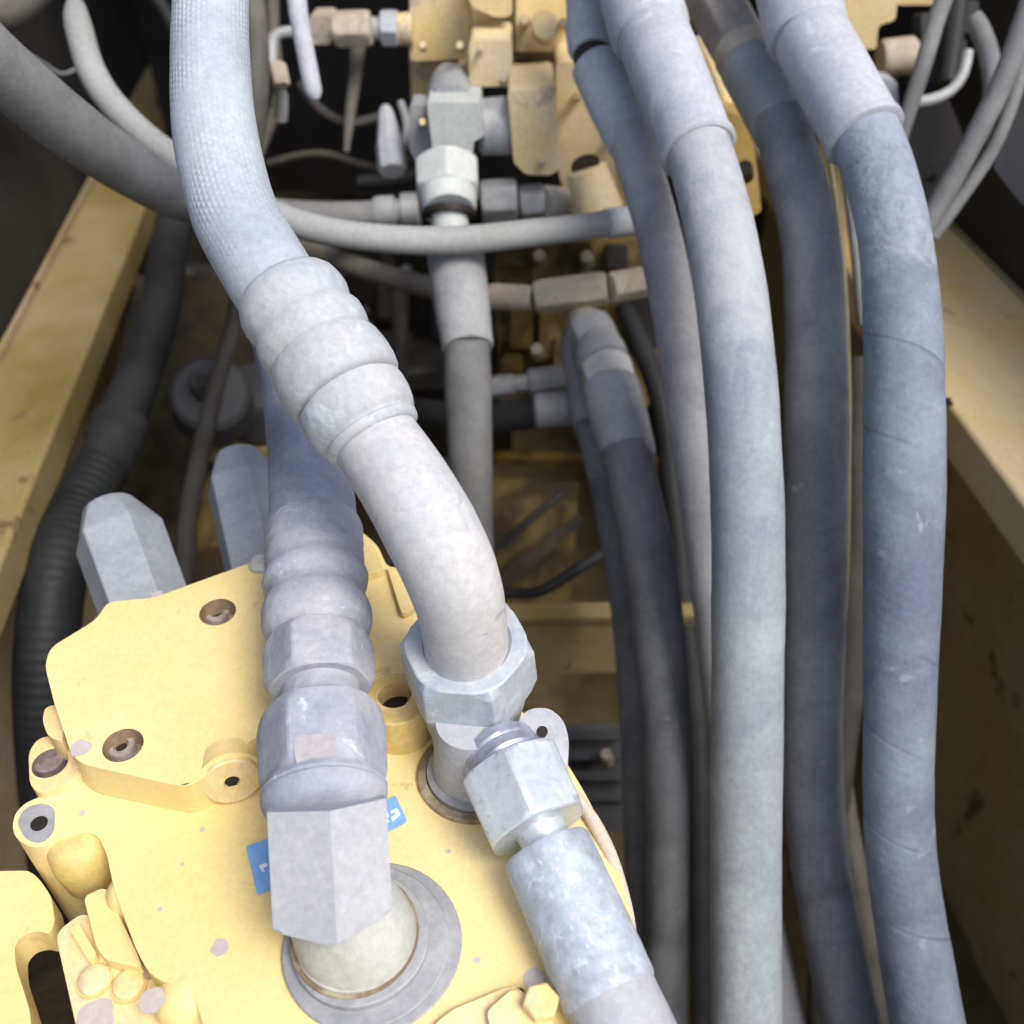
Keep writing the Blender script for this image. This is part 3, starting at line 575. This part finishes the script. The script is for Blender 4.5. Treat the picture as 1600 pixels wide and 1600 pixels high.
# ---- right background: thin hoses and panel
hosething('thin_hose', 'thin grey hose slanting down beside the white block connector', [(1492, -40, .95, 27), (1470, 10, .95, 27), (1440, 110, .95, 26), (1412, 200, .96, 24), (1385, 290, .98, 22)], M['hose_far'])
hosething('thin_hose', 'long pale thin hose crossing the top right corner downwards', [(1625, -40, .85, 34), (1598, 40, .85, 34), (1565, 130, .86, 34), (1510, 240, .88, 34), (1465, 320, .90, 32), (1420, 400, .92, 30)], M['hose_far'])
hosething('thin_hose', 'thinnest grey hose running just under the long pale one at the right', [(1610, 60, .90, 20), (1585, 150, .90, 20), (1550, 235, .91, 22), (1500, 310, .92, 22), (1455, 370, .93, 22)], M['hose_far'])
hosething('thin_hose', 'short grey hose with blunt end between the slanting thin hoses', [(1520, 25, 1.0, 24), (1528, 40, 1.0, 30), (1545, 85, 1.0, 30), (1550, 150, 1.0, 28), (1530, 220, 1.0, 26)], M['hose_far'])
hosething('bent_pipe', 'small pale bent steel pipe at the upper right', [(1430, 160, 1.0, 20), (1455, 156, 1.0, 18), (1485, 142, 1.0, 17), (1505, 115, 1.0, 17), (1512, 80, 1.0, 17)], M['steel_far'], 'pipe')
hosething('thin_hose', 'dark hose in the shade right of the top right casting', [(1500, -20, 1.1, 30), (1490, 60, 1.1, 30), (1480, 130, 1.1, 28)], M['hose_black'])
for i, (x0, y0, x1, y1) in enumerate(((1440, 20, 1475, 70), (1478, 60, 1510, 130), (1500, 0, 1530, 50), (1440, 90, 1470, 130))):
    if i == 0: cl = thing('connector_cluster', 'dark cluster of wiring connectors behind the shiny bent pipe', 'connectors', P(1480, 130, 1.15))
    finish('connector', block(rect(x0, y0, x1, y1), 1.12, .03, (0, -1, .3)), M['panel'], cl, bevel=.002)
t = thing('side_panel', 'dark purple-grey bent panel at the upper right edge', 'panel', P(1590, 320, .95))
finish('panel_sheet', block([(1552, 262), (1575, 170), (1680, 60), (1700, 300), (1598, 322)], .95, .012, (-.5, -.8, .3)), M['panel'], t, bevel=.002)
t = thing('black_bracket', 'black shadowed bracket above the right frame rail', 'bracket', P(1520, 330, 1.05))
finish('bracket_sheet', block([(1405, 190), (1480, 150), (1520, 250), (1500, 330), (1450, 360)], 1.08, .02, (-.3, -.8, .4)), M['black'], t, bevel=.002)
finish('bracket_bolt', stack((1452, 268, 1.05), (1455, 278, 1.07), [(0, 16), (1, 18)], 12), M['hole'], t)

# ---------------------------------------------------------------- the right-hand bundle
G = 'long hoses hanging on the right'
# hose E (left, behind A)
t = thing('hydraulic_hose', 'lavender-grey hose half hidden along the left of the pale long hose', 'hose', P(1215, 1600, .85), G)
add_stack(t, 'elbow_end', (905, -60, .93), (925, 85, .88), [(0, 52), (.3, 56), (.62, 64), (.7, 72), (.92, 74), (1, 62)], M['sleeve'])
add_stack(t, 'dark_gap', (922, 78, .885), (932, 104, .88), [(0, 62), (1, 62)], M['hole'], 32)
add_stack(t, 'ferrule', (930, 98, .88), (990, 226, .85), [(0, 66), (.05, 82), (.5, 84), (.95, 80), (1, 74)], M['sleeve'])
finish('hose_body', tube([(982, 205, .85, 70), (1005, 280, .84, 70), (1030, 370, .83, 70), (1052, 480, .83, 70), (1072, 620, .82, 66), (1096, 800, .81, 64), (1115, 950, .81, 64), (1132, 1100, .82, 64), (1150, 1220, .83, 64), (1172, 1360, .84, 66), (1202, 1500, .84, 70), (1235, 1660, .84, 74)], 40), M['hose_lav2'] if 'hose_lav2' in M else M['hose_mid'], t)
# hose A
t = thing('hydraulic_hose', 'pale dusty long hose with a broad lipped sleeve, middle of the right-hand bundle', 'hose', P(1165, 1600, .72), G)
add_stack(t, 'elbow_end', (960, -150, .86), (1018, 60, .80), [(0, 104), (.4, 110), (.42, 122), (.95, 126), (1, 112)], M['sleeve'])
add_stack(t, 'ferrule', (1018, 48, .80), (1092, 238, .75), [(0, 104), (.04, 112), (.3, 116), (.93, 116), (.95, 122), (.985, 122), (1, 112)], M['sleeve'])
finish('hose_body', tube([(1085, 215, .752, 100), (1100, 262, .745, 103), (1122, 350, .73, 108), (1142, 460, .715, 112), (1157, 600, .70, 112), (1166, 750, .69, 113), (1169, 900, .69, 113), (1168, 1050, .70, 111), (1166, 1200, .71, 111), (1165, 1350, .72, 110), (1165, 1500, .72, 110), (1166, 1700, .72, 112)], 56, wob=.0006), M['hose_mid'], t)
# hose B
t = thing('hydraulic_hose', 'dark slate long hose between the pale hose and the blue-grey hose', 'hose', P(1320, 1600, .80), G)
add_hex(t, 'nut', (1105, -20, .92), (1158, 80, .88), 92, M['steel_dk'] if 'steel_dk' in M else M['beige_metal'], .2)
add_stack(t, 'collar', (1155, 74, .88), (1172, 108, .87), [(0, 84), (.3, 90), (1, 84)], M['beige_metal'])
add_stack(t, 'ferrule', (1168, 98, .87), (1225, 205, .83), [(0, 82), (.05, 92), (.5, 92), (.95, 92), (1, 86)], M['sleeve_dk'])
finish('hose_body', tube([(1218, 185, .83, 84), (1236, 250, .82, 86), (1258, 330, .81, 88), (1271, 430, .80, 90), (1276, 600, .79, 96), (1275, 800, .78, 98), (1272, 1000, .78, 94), (1269, 1180, .79, 92), (1280, 1340, .80, 90), (1305, 1480, .80, 90), (1335, 1620, .80, 92), (1360, 1720, .80, 92)], 48, wob=.0005), M['hose_dark'], t)
# hose D
t = thing('hydraulic_hose', 'blue-grey spiral-wrapped long hose, rightmost of the bundle beside the rail', 'hose', P(1440, 1600, .72), G)
add_stack(t, 'elbow_end', (1215, -140, .84), (1262, 62, .78), [(0, 96), (.4, 100), (.43, 118), (.8, 126), (.95, 126), (1, 112)], M['sleeve'])
add_stack(t, 'ferrule', (1262, 50, .78), (1352, 216, .74), [(0, 100), (.04, 112), (.3, 118), (.93, 120), (.95, 126), (.985, 126), (1, 114)], M['sleeve'])
finish('hose_body', tube([(1345, 200, .742, 104), (1368, 255, .735, 106), (1392, 340, .72, 108), (1404, 430, .71, 112), (1411, 540, .70, 118), (1413, 700, .69, 122), (1411, 850, .69, 120), (1408, 1000, .695, 112), (1404, 1150, .70, 106), (1405, 1300, .71, 106), (1420, 1430, .72, 108), (1446, 1580, .72, 112), (1465, 1700, .72, 112)], 56, wob=.0007), M['hose_blue'], t)
hosething('cable', 'thin olive-yellow cable following the right side of the dark slate hose', [(1288, 200, .86, 8), (1304, 300, .85, 8), (1318, 420, .84, 8), (1325, 560, .84, 8), (1326, 700, .84, 8), (1322, 880, .84, 10), (1312, 1050, .84, 9)], M['yellow_dirty2'] if 'yellow_dirty2' in M else M['rail_l'], 'cable', n=14)
hosething('hanging_tube', 'short pale grey tube end hanging between the slate and blue-grey hoses', [(1318, 240, .90, 16), (1330, 330, .90, 17), (1340, 420, .90, 17), (1347, 500, .90, 17), (1347, 506, .90, 8)], M['hose_far'], 'tube', n=16)
hosething('hydraulic_hose', 'dim grey hose deep between the slate and blue-grey long hoses', [(1345, 560, .95, 44), (1340, 700, .95, 48), (1335, 900, .95, 52), (1328, 1050, .96, 50), (1310, 1200, .97, 48), (1290, 1400, 1.0, 44), (1280, 1700, 1.0, 44)], M['hose_shade'])
hosething('drain_hose', 'pinkish-beige hose glimpsed low between the slate and blue-grey hoses', [(1320, 1180, 1.0, 10), (1326, 1270, .98, 26), (1336, 1340, .97, 30), (1348, 1420, .97, 32), (1362, 1500, .97, 32), (1385, 1700, .97, 32)], M['hose_brown'])

# ---------------------------------------------------------------- the pump
UPV = Vector((0, 0, 1)); ZB = .497; ZCV = .467
pump = thing('hydraulic_pump', 'pale yellow pump housing with bolted cover in the lower left corner', 'pump', H(500, 1500, .75))
oB = H(500, 1400, ZB); oC = H(300, 1050, ZCV)
body = [(19, 1292), (24, 1270), (40, 1254), (75, 1240), (130, 1222), (150, 1150), (300, 1100), (640, 1000), (700, 1060), (790, 1090), (860, 1150), (915, 1240), (955, 1320), (985, 1420), (1005, 1540), (1010, 1800), (340, 1800), (318, 1600), (300, 1545), (240, 1530), (215, 1490), (178, 1390), (166, 1330), (150, 1303), (125, 1300), (90, 1312), (66, 1325), (42, 1322), (24, 1308)]
finish('housing', plate(body, oB, UPV, .16, fil=.010, taper=-.02), M['yellow'], pump, bevel=.004, seg=3)
cover = [(70, 1040), (78, 1012), (150, 968), (168, 940), (240, 934), (300, 912), (400, 876), (560, 826), (590, 852), (604, 884), (626, 890), (662, 985), (668, 1060), (655, 1120), (600, 1120), (560, 1150), (400, 1150), (300, 1228), (270, 1226), (130, 1194), (112, 1180), (85, 1100)]
finish('cover_plate', plate(cover, oC, UPV + Vector((0.02, -.02, 0)), .0285, holes=[(340, 956, 28, .015), (192, 1164, 31, .015), (616, 1084, 27, .018)], fil=.006), M['yellow'], pump, bevel=.0025, seg=3, mat2=M['bore_dirt'])
def at(px, py, drop): return H(px, py, drop)
def radz(wpx, p): return wpx * .5 / FPX * depth(p)
for (x, y, rr_) in ((340, 956, 20), (192, 1164, 22)):
    b0 = at(x, y + 8, ZCV + .0148)
    r = rr_ / FPX * depth(b0)
    finish('socket_bolt', up_stack(b0, [(0, r), (.004, r), (.0052, r * .9), (.0052, r * .55), (.0015, r * .5)], 24), M['bolt'], pump)
    finish('hex_socket', up_stack(b0, [(.0014, r * .45), (.0022, r * .45)], 6), M['hole'], [o for o in pump.children if o.name.startswith('socket_bolt')][-1])
b0 = at(616, 1092, ZCV + .0155); finish('bolt_bore', up_stack(b0, [(0, .008), (.001, .008)], 24), M['hole'], pump)
# boss under right hole
b0 = at(640, 1120, ZB); c0 = at(618, 1086, ZCV + .0005)
finish('corner_boss', up_stack(Vector((c0.x + .001, c0.y - .001, CAM.z - ZB - .012)), [(0, .0205), (.0175, .0205), (.0395, .0195), (.0402, .0185), (.0402, .0118), (.026, .0112)], 48), M['yellow_shade'], pump)
# edge plug
ep = at(362, 1218, ZCV + .0135)
ax = Vector((.33, -.90, .16)).normalized()
finish('edge_plug', up_stack(ep - ax * .012, [(0, .0160), (.0135, .0160), (.0145, .0152), (.0145, .0046), (.0125, .0042)], 40, axis=ax), M['yellow_worn'], pump)

finish('plug_socket', up_stack(ep + ax * .0002, [(.0006, .0041), (.0012, .0041)], 6, axis=ax), M['hole'], bpy.data.objects['edge_plug'])
finish('plug_boss', up_stack(ep - ax * .014, [(0, .0178), (.0125, .0184), (.0128, .0172)], 40, axis=ax), M['yellow'], pump)
# ring joint on cover corner
b0 = at(90, 1150, ZCV + .012)
finish('corner_tab', plate([(66, 1124), (70, 1106), (86, 1100), (100, 1130), (98, 1160), (74, 1150)], at(80, 1125, ZCV + .010), UPV, .020, fil=.005), M['yellow_worn'], pump, bevel=.003)
# upper lug (dark hole) and lower lug
finish('upper_lug', plate([(44, 1175), (60, 1152), (95, 1148), (130, 1190), (128, 1215), (60, 1240), (46, 1225)], at(80, 1190, .49), UPV, .03, holes=[(78, 1192, 27, .012)], fil=.008), M['yellow_worn'], pump, bevel=.002, mat2=M['hole2'])
b0 = at(80, 1196, .5015); finish('socket_bolt', up_stack(b0, [(0, .009), (.006, .009), (.007, .008), (.007, .005), (.004, .005)], 24), M['hole2'] if 'hole2' in M else M['bolt'], pump)
finish('lug_web', plate([(24, 1292), (30, 1272), (75, 1244), (170, 1235), (185, 1330), (160, 1312), (125, 1306), (90, 1316), (66, 1322), (42, 1320)], at(80, 1290, ZB + .006), UPV, .042, fil=.008, taper=-.16), M['yellow_shade'], pump, bevel=.003, seg=3)
finish('lug_bore', up_stack(at(62, 1288, ZB), [(.0004, .0046), (.0012, .0046)], 20), M['hole'], pump)
finish('worn_lug_face', plate([(26, 1285), (38, 1262), (66, 1254), (86, 1262), (84, 1300), (66, 1318), (40, 1312)], at(60, 1288, ZB - .0006), UPV, .0012, fil=.006), M['port'], pump)
bb = at(120, 1330, .515)
finish('lug_boss', up_stack(at(114, 1304, ZB), [(-.050, .012), (-.042, .0160), (-.022, .0178), (-.010, .0168), (-.004, .0140), (-.0012, .0090)], 40), M['yellow_shade'], pump, ang=60)
# left lower housing with oval opening
finish('side_housing', plate([(-80, 1362), (45, 1360), (60, 1372), (80, 1400), (86, 1440), (78, 1460), (58, 1454), (36, 1460), (23, 1476), (24, 1508), (36, 1545), (47, 1580), (52, 1680), (60, 1800), (-80, 1800)], at(30, 1450, .53), UPV, .022, fil=.005), M['yellow'], pump, bevel=.003, seg=3)
finish('opening_floor', plate([(-10, 1430), (140, 1430), (190, 1760), (0, 1760)], at(60, 1520, .62), UPV, .004, fil=0), M['grime'], pump)
finish('bolt_flange', plate([(86, 1458), (128, 1425), (165, 1440), (215, 1525), (300, 1540), (340, 1620), (360, 1800), (160, 1800), (118, 1600)], at(170, 1520, .518), UPV, .05, fil=.006), M['yellow_worn'], pump, bevel=.003)
finish('raised_rib', plate([(130, 1400), (165, 1385), (215, 1490), (222, 1512), (165, 1500), (150, 1480)], at(170, 1450, .508), UPV, .02, fil=.004), M['yellow'], pump, bevel=.003)
finish('raised_rib', plate([(108, 1452), (122, 1440), (152, 1492), (140, 1504)], at(130, 1470, .511), UPV, .012, fil=.002), M['yellow'], pump, bevel=.0015)
finish('cast_swell', up_stack(at(292, 1560, ZB + .014), [(-.03, .018), (-.01, .0175), (.004, .0155), (.0105, .0115), (.0135, .006), (.0142, .002)], 36, axis=Vector((-.25, -.1, 1)), wob=.001), M['yellow'], pump, ang=70)
finish('cast_swell', up_stack(at(196, 1395, ZB + .009), [(-.03, .012), (-.006, .0118), (.003, .0095), (.0075, .005), (.0082, .0015)], 36, wob=.001), M['yellow'], pump, ang=70)
finish('drain_recess', up_stack(at(236, 1500, .5175), [(0, .0105), (.0012, .0100), (.0015, .0060)], 28), M['bore_dirt'], pump)
for (x, y) in ((148, 1532), (202, 1540)):
    finish('flange_bolt', up_stack(at(x, y, .518), [(0, .0080), (.0024, .0080), (.0034, .0068), (.0040, .0040)], 20, wob=.0006, wsc=90), M['yellow_worn'], pump, bevel=.0006)
    finish('bolt_washer', up_stack(at(x, y + 2, .518), [(0, .0092), (.0012, .0092)], 24), M['yellow_shade'], pump)
for (x, y, rx) in ((343, 1480, 14), (358, 1172, 8), (125, 1168, 15), (238, 1562, 20), (128, 1270, 5), (316, 1296, 4), (836, 1530, 18), (150, 1592, 30), (246, 930, 9), (128, 1010, 6), (410, 905, 12), (620, 905, 9), (700, 1330, 4), (250, 1420, 4), (560, 1120, 7), (470, 1560, 5), (745, 1500, 6), (285, 1350, 3)):
    drop = ZCV - .0003 if (y < 1200) else ZB - .0003
    if x < 180 and y > 1380: drop = .5177
    if x == 125: drop = ZCV - .0012
    p = at(x, y, drop); r = rx / FPX * depth(p); f0 = frame(p, UPV); k = 18
    poly = [Vector((math.cos(2 * math.pi * j / k), math.sin(2 * math.pi * j / k))) * r * (1 + .25 * noise.noise(Vector((math.cos(2 * math.pi * j / k) * 1.3 + x, math.sin(2 * math.pi * j / k) * 1.3, y)))) for j in range(k)]
    finish('paint_chip', prism(poly, f0, .0006), M['chip'], pump)
# lower edge features by the big ferrule
finish('edge_groove', plate([(640, 1640), (700, 1580), (795, 1540), (830, 1545), (840, 1700), (640, 1700)], at(740, 1600, ZB - .005), UPV, .01, fil=.006), M['yellow_worn'], pump, bevel=.003, seg=3)
finish('side_bracket', plate([(760, 1580), (800, 1545), (850, 1560), (880, 1640), (780, 1660)], at(820, 1590, .487), UPV, .012, fil=.003), M['yellow_worn'], pump, bevel=.002)
finish('bracket_bolt', up_stack(at(845, 1572, .487), [(0, .009), (.006, .009), (.007, .008)], 6, rot=.2), M['yellow_worn'], pump, bevel=.0006)
finish('rim_edge', tube([(895, 1238, .566, 16), (925, 1280, .556, 22), (952, 1335, .545, 24), (972, 1395, .532, 22), (985, 1450, .52, 18), (992, 1520, .51, 14)], 20), M['pink_edge'], pump)
finish('rear_rib', plate([(500, 860), (562, 830), (588, 856), (600, 890), (560, 900)], at(560, 860, ZCV - .006), UPV, .006, fil=.004), M['yellow'], pump, bevel=.002)
finish('rear_corner_tab', plate([(604, 884), (626, 888), (650, 950), (628, 960)], at(625, 920, ZCV - .004), UPV, .004, fil=.003), M['yellow'], pump, bevel=.0015)
finish('cap_bead', up_stack(at(408, 886, ZCV), [(0, .008), (.004, .008), (.007, .005)], 20), M['olive_metal'], pump)

# ---- upright hose joint (left) on its elbow
ef = thing('elbow_adapter', 'grey flanged elbow adapter with block body, standing on the pump above the blue tag', 'elbow adapter', H(575, 1480, ZB))
fb = H(572, 1478, ZB)
def ringf(name, c, r, h0, h1, m, inner=None):
    inner = inner or r * .6
    return finish(name, up_stack(c, [(h0, r), (h1 - .0008, r), (h1, r - .0008), (h1, inner)], 64, wob=.0004), m, ef, ang=40)
ringf('base_flange', fb, .0420, -.002, .0035, M['port'])
ringf('outer_ring', fb + Vector((.004, .001, 0)), .0445, -.001, .0012, M['port'])
ringf('middle_ring', fb + Vector((-.0025, .001, 0)), .0345, .003, .0085, M['port'])
ringf('inner_ring', fb + Vector((-.005, .002, 0)), .0300, .008, .0120, M['olive_metal'])
finish('rubber_seal', up_stack(fb + Vector((-.005, .002, 0)), [(.003, .0322), (.0098, .0322)], 48), M['rust'], ef)
# dome elbow: short bend from vertical up to horizontal
dz = CAM.z - ZB
dome = tube([(568, 1480, .508, 180), (560, 1466, .503, 186), (548, 1444, .499, 184), (530, 1405, .496, 168), (516, 1360, .496, 140)], 56, .003, wob=.0004)
finish('elbow_dome', dome, M['olive_metal'], ef)
finish('hex_block', hexnut((516, 1402, .484), (508, 1250, .489), 206, .06, prof=[(0, .90), (.001, .965), (.03, 1.0), (1, 1.0)], face=True, slant=.45), M['hex_body'], ef, ang=18, bevel=.0034, seg=4)
# blue tag
tg = thing('blue_tag', 'bright blue tag with white marks, lying under the grey block elbow', 'tag', H(500, 1320, ZB - .001))
finish('tag_sheet', plate([(384, 1322), (425, 1308), (592, 1256), (618, 1242), (636, 1282), (600, 1302), (430, 1384), (402, 1398)], H(510, 1320, ZB - .0022), UPV, .0014, fil=.0015), M['blue'], tg)
def glyph(pts):
    finish('white_mark', plate(pts, H(510, 1320, ZB - .0028), UPV, .0005, fil=.0006), M['white'], tg)
glyph([(594, 1274), (604, 1268), (608, 1275), (603, 1278), (609, 1283), (599, 1290), (596, 1286), (602, 1283), (597, 1279), (601, 1275), (597, 1278)])
glyph([(610, 1267), (620, 1262), (626, 1272), (613, 1283), (611, 1277), (618, 1272), (616, 1268), (611, 1271)])
glyph([(404, 1352), (416, 1348), (419, 1352), (411, 1356), (414, 1362), (409, 1362)])
# hose 2 stack (seen left to the elbow): from t=0 at hose side to t=1 at block
A2 = (490, 828, .655); B2 = (508, 1262, .512)
def dd(y): return y, .655 + (.512 - .655) * (y - 828) / (1262 - 828)
def s2(y0, y1): # axis endpoints for pixel rows
    f = lambda y: (490 + (508 - 490) * (y - 828) / 434.0, y, 1 / (1 / .615 + (1 / .494 - 1 / .615) * (y - 828) / 434.0))
    return f(y0), f(y1)
h2 = thing('hydraulic_hose', 'dusty lavender upright hose with ringed ferrule joining the grey block elbow', 'hose', P(508, 1262, .52))
finish('hose_body', tube([(345, -120, 1.05, 66), (345, 50, 1.0, 72), (352, 200, .92, 84), (385, 340, .84, 96), (430, 460, .78, 108), (465, 580, .71, 120), (482, 700, .66, 128), (489, 800, .62, 132), (491, 850, .61, 134)], 48, wob=.0006), M['hose_lav'], h2)
a_, b_ = s2(824, 1010)
add_stack(h2, 'ferrule', a_, b_, [(0, 130), (.015, 146), (.05, 151), (.18, 153), (.22, 149), (.26, 153), (.42, 153), (.45, 160), (.49, 163), (.53, 160), (.55, 150), (.61, 148), (.65, 151), (.69, 162), (.75, 170), (.83, 171), (.89, 164), (.92, 150), (1, 142)], M['joint'], 56, wob=.0009, ang=50)
a_, b_ = s2(1004, 1078); add_hex(h2, 'swivel_nut', a_, b_, 176, M['joint'], .52, ch=.2)
a_, b_ = s2(1070, 1130); add_stack(h2, 'neck', a_, b_, [(0, 122), (.3, 122), (.8, 130), (1, 138)], M['joint'], wob=.0006)
a_, b_ = s2(1118, 1238); finish('large_nut', hexnut(a_, b_, 204, math.pi / 6, .22, face=True), M['joint'], h2, ang=22, bevel=.0008, seg=1)
A2_, B2_ = s2(1118, 1238)
a_, b_ = s2(1228, 1262); add_stack(h2, 'lock_ring', a_, b_, [(0, 172), (.1, 192), (.35, 198), (.45, 190), (.55, 198), (.75, 197), (.9, 190), (1.05, 184), (1.3, 172), (1.5, 150)], M['joint'], 56, wob=.0006, ang=50)
pa = P(492, 1176, .5145); TT = (P(*B2_) - P(*A2_)).normalized(); nn = (CAM - P(*A2_)); nn = (nn - TT * nn.dot(TT)).normalized()
finish('worn_patch', plate([(458, 1150), (525, 1146), (524, 1192), (492, 1202), (462, 1196)], pa + nn * .0300, nn, .0012, fil=.004), M['chip2'], bpy.data.objects['large_nut'])

# ---- foreground woven hose, bent tube and its nut
h1 = thing('hydraulic_hose', 'broad pale woven hose arching from the top with ringed collar and bent tube end', 'hose', P(730, 1120, .58))
finish('woven_sleeve', tube([(365, -190, .66, 100), (340, -80, .62, 108), (330, 0, .60, 114), (329, 100, .585, 121), (337, 210, .57, 130), (364, 327, .56, 135), (402, 400, .553, 137), (440, 462, .547, 138), (460, 495, .545, 138)], 72, .003, wob=.0004), M['near_hose'], h1)
FA = (443, 450, .548); FB = (590, 692, .525)
add_stack(h1, 'ferrule', FA, FB, [(0, 138), (.01, 152), (.04, 164), (.09, 173), (.14, 175), (.19, 170), (.225, 162), (.25, 168), (.29, 178), (.34, 181), (.38, 177), (.41, 168), (.43, 160)], M['near_metal'], 64, wob=.0012, ang=60)
add_stack(h1, 'collar', FA, FB, [(.405, 164), (.43, 174), (.48, 184), (.55, 190), (.62, 192), (.67, 189), (.69, 182), (.70, 168), (.705, 150)], M['near_metal'], 64, wob=.001, ang=50)
add_stack(h1, 'clip_ring', FA, FB, [(.695, 160), (.715, 163), (.725, 178), (.76, 181), (.82, 179), (.87, 173), (.91, 164), (.92, 154), (.935, 152), (.945, 158), (.97, 155), (.985, 146), (.99, 138)], M['near_metal'], 64, wob=.0006, ang=50)
nz = P(730, 1046, .562)
bt = tube([(572, 664, .53, 132), (592, 696, .525, 138), (632, 756, .513, 144), (672, 826, .506, 150), (707, 902, .510, 147), (724, 970, .528, 136), (730, 1040, .556, 128), (731, 1090, .580, 122)], 64, .003, wob=.0004)
finish('bent_tube', bt, M['near_tube'], h1)
# nut: axis roughly vertical
na = P(727, 1012, .545); nb = P(735, 1100, .590)
def wfit(p): return None
finish('tube_nut', hexnut((728, 1004, .545), (735, 1062, .572), 214, .60, .1, prof=[(0, .72), (0.001, .89), (.14, 1.0), (.84, 1.0), (1, .92), (1.001, .6)]), M['near_metal2'] if 'near_metal2' in M else M['near_metal'], h1, ang=20, bevel=.001, seg=2)
finish('seam_ring', stack((729, 1003, .5435), (730, 1010, .547), [(0, 134), (.5, 144), (1, 144)], 64), M['hose_dark'], bpy.data.objects['tube_nut'])

# ---- tee adapter on the pump
ta = thing('tee_adapter', 'grey tee adapter under the bent tube nut, seated in a rusty port ring', 'tee adapter', H(735, 1215, ZB))
add_stack(ta, 'upper_body', (735, 1056, .569), (742, 1170, .600), [(0, 168), (.3, 166), (.5, 150), (.7, 134), (1, 124)], M['hex_body'], 48, wob=.0004)
pb = H(738, 1212, ZB)
finish('port_ring', up_stack(pb, [(-.002, .0320), (.003, .0320), (.0038, .031), (.0038, .027), (.0015, .026)], 56, wob=.0005), M['rust'], ta)
finish('inner_ring', up_stack(pb, [(.000, .0262), (.006, .0262), (.0068, .025), (.0068, .015)], 56, wob=.0004), M['port'], ta)
finish('lower_body', up_stack(pb, [(.000, .0225), (.020, .0215), (.052, .0190)], 48, wob=.0005), M['hex_body'], ta)
add_stack(ta, 'branch', (738, 1150, .572), (790, 1190, .545), [(0, 96), (.5, 112), (1, 118)], M['hex_body'], 48, wob=.0004)
ear = plate([(812, 1118), (832, 1106), (858, 1106), (880, 1124), (889, 1155), (886, 1215), (865, 1225), (830, 1200), (810, 1160)], P(850, 1150, .548), Vector((-.1, -.62, .85)), .006, holes=[(847, 1143, 8.5, .0055)], fil=.006)
finish('lug_ear', ear, M['hex_body'], ta, bevel=.0012)
finish('ear_bore', stack((847, 1144, .5475), (848, 1146, .551), [(0, 16), (1, 16)], 20), M['hole'], ta)

# ---- lower right hose end
lh = thing('hydraulic_hose', 'mottled galvanised hose end running to the bottom edge with a bright hex nut', 'hose', P(968, 1585, .47))
add_stack(lh, 'lock_ring', (778, 1172, .553), (800, 1206, .540), [(0, 116), (.1, 126), (.4, 128), (.5, 122), (.6, 130), (.9, 130), (1, 122)], M['zinc_blue'], 56)
add_hex(lh, 'swivel_nut', (796, 1196, .541), (842, 1298, .520), 178, M['zinc'], .62, ch=.1)
add_stack(lh, 'neck', (838, 1284, .522), (866, 1340, .512), [(0, 84), (.3, 80), (1, 78)], M['zinc'])
add_stack(lh, 'ferrule', (852, 1322, .514), (955, 1556, .476), [(0, 112), (.01, 134), (.04, 142), (.1, 144), (.5, 150), (.97, 156), (1, 150)], M['zinc_mottled'], 64, wob=.0004, ang=45)
add_stack(lh, 'hose_body', (950, 1545, .477), (1040, 1750, .45), [(0, 148), (1, 158)], M['hex_body'], 56, wob=.0004)
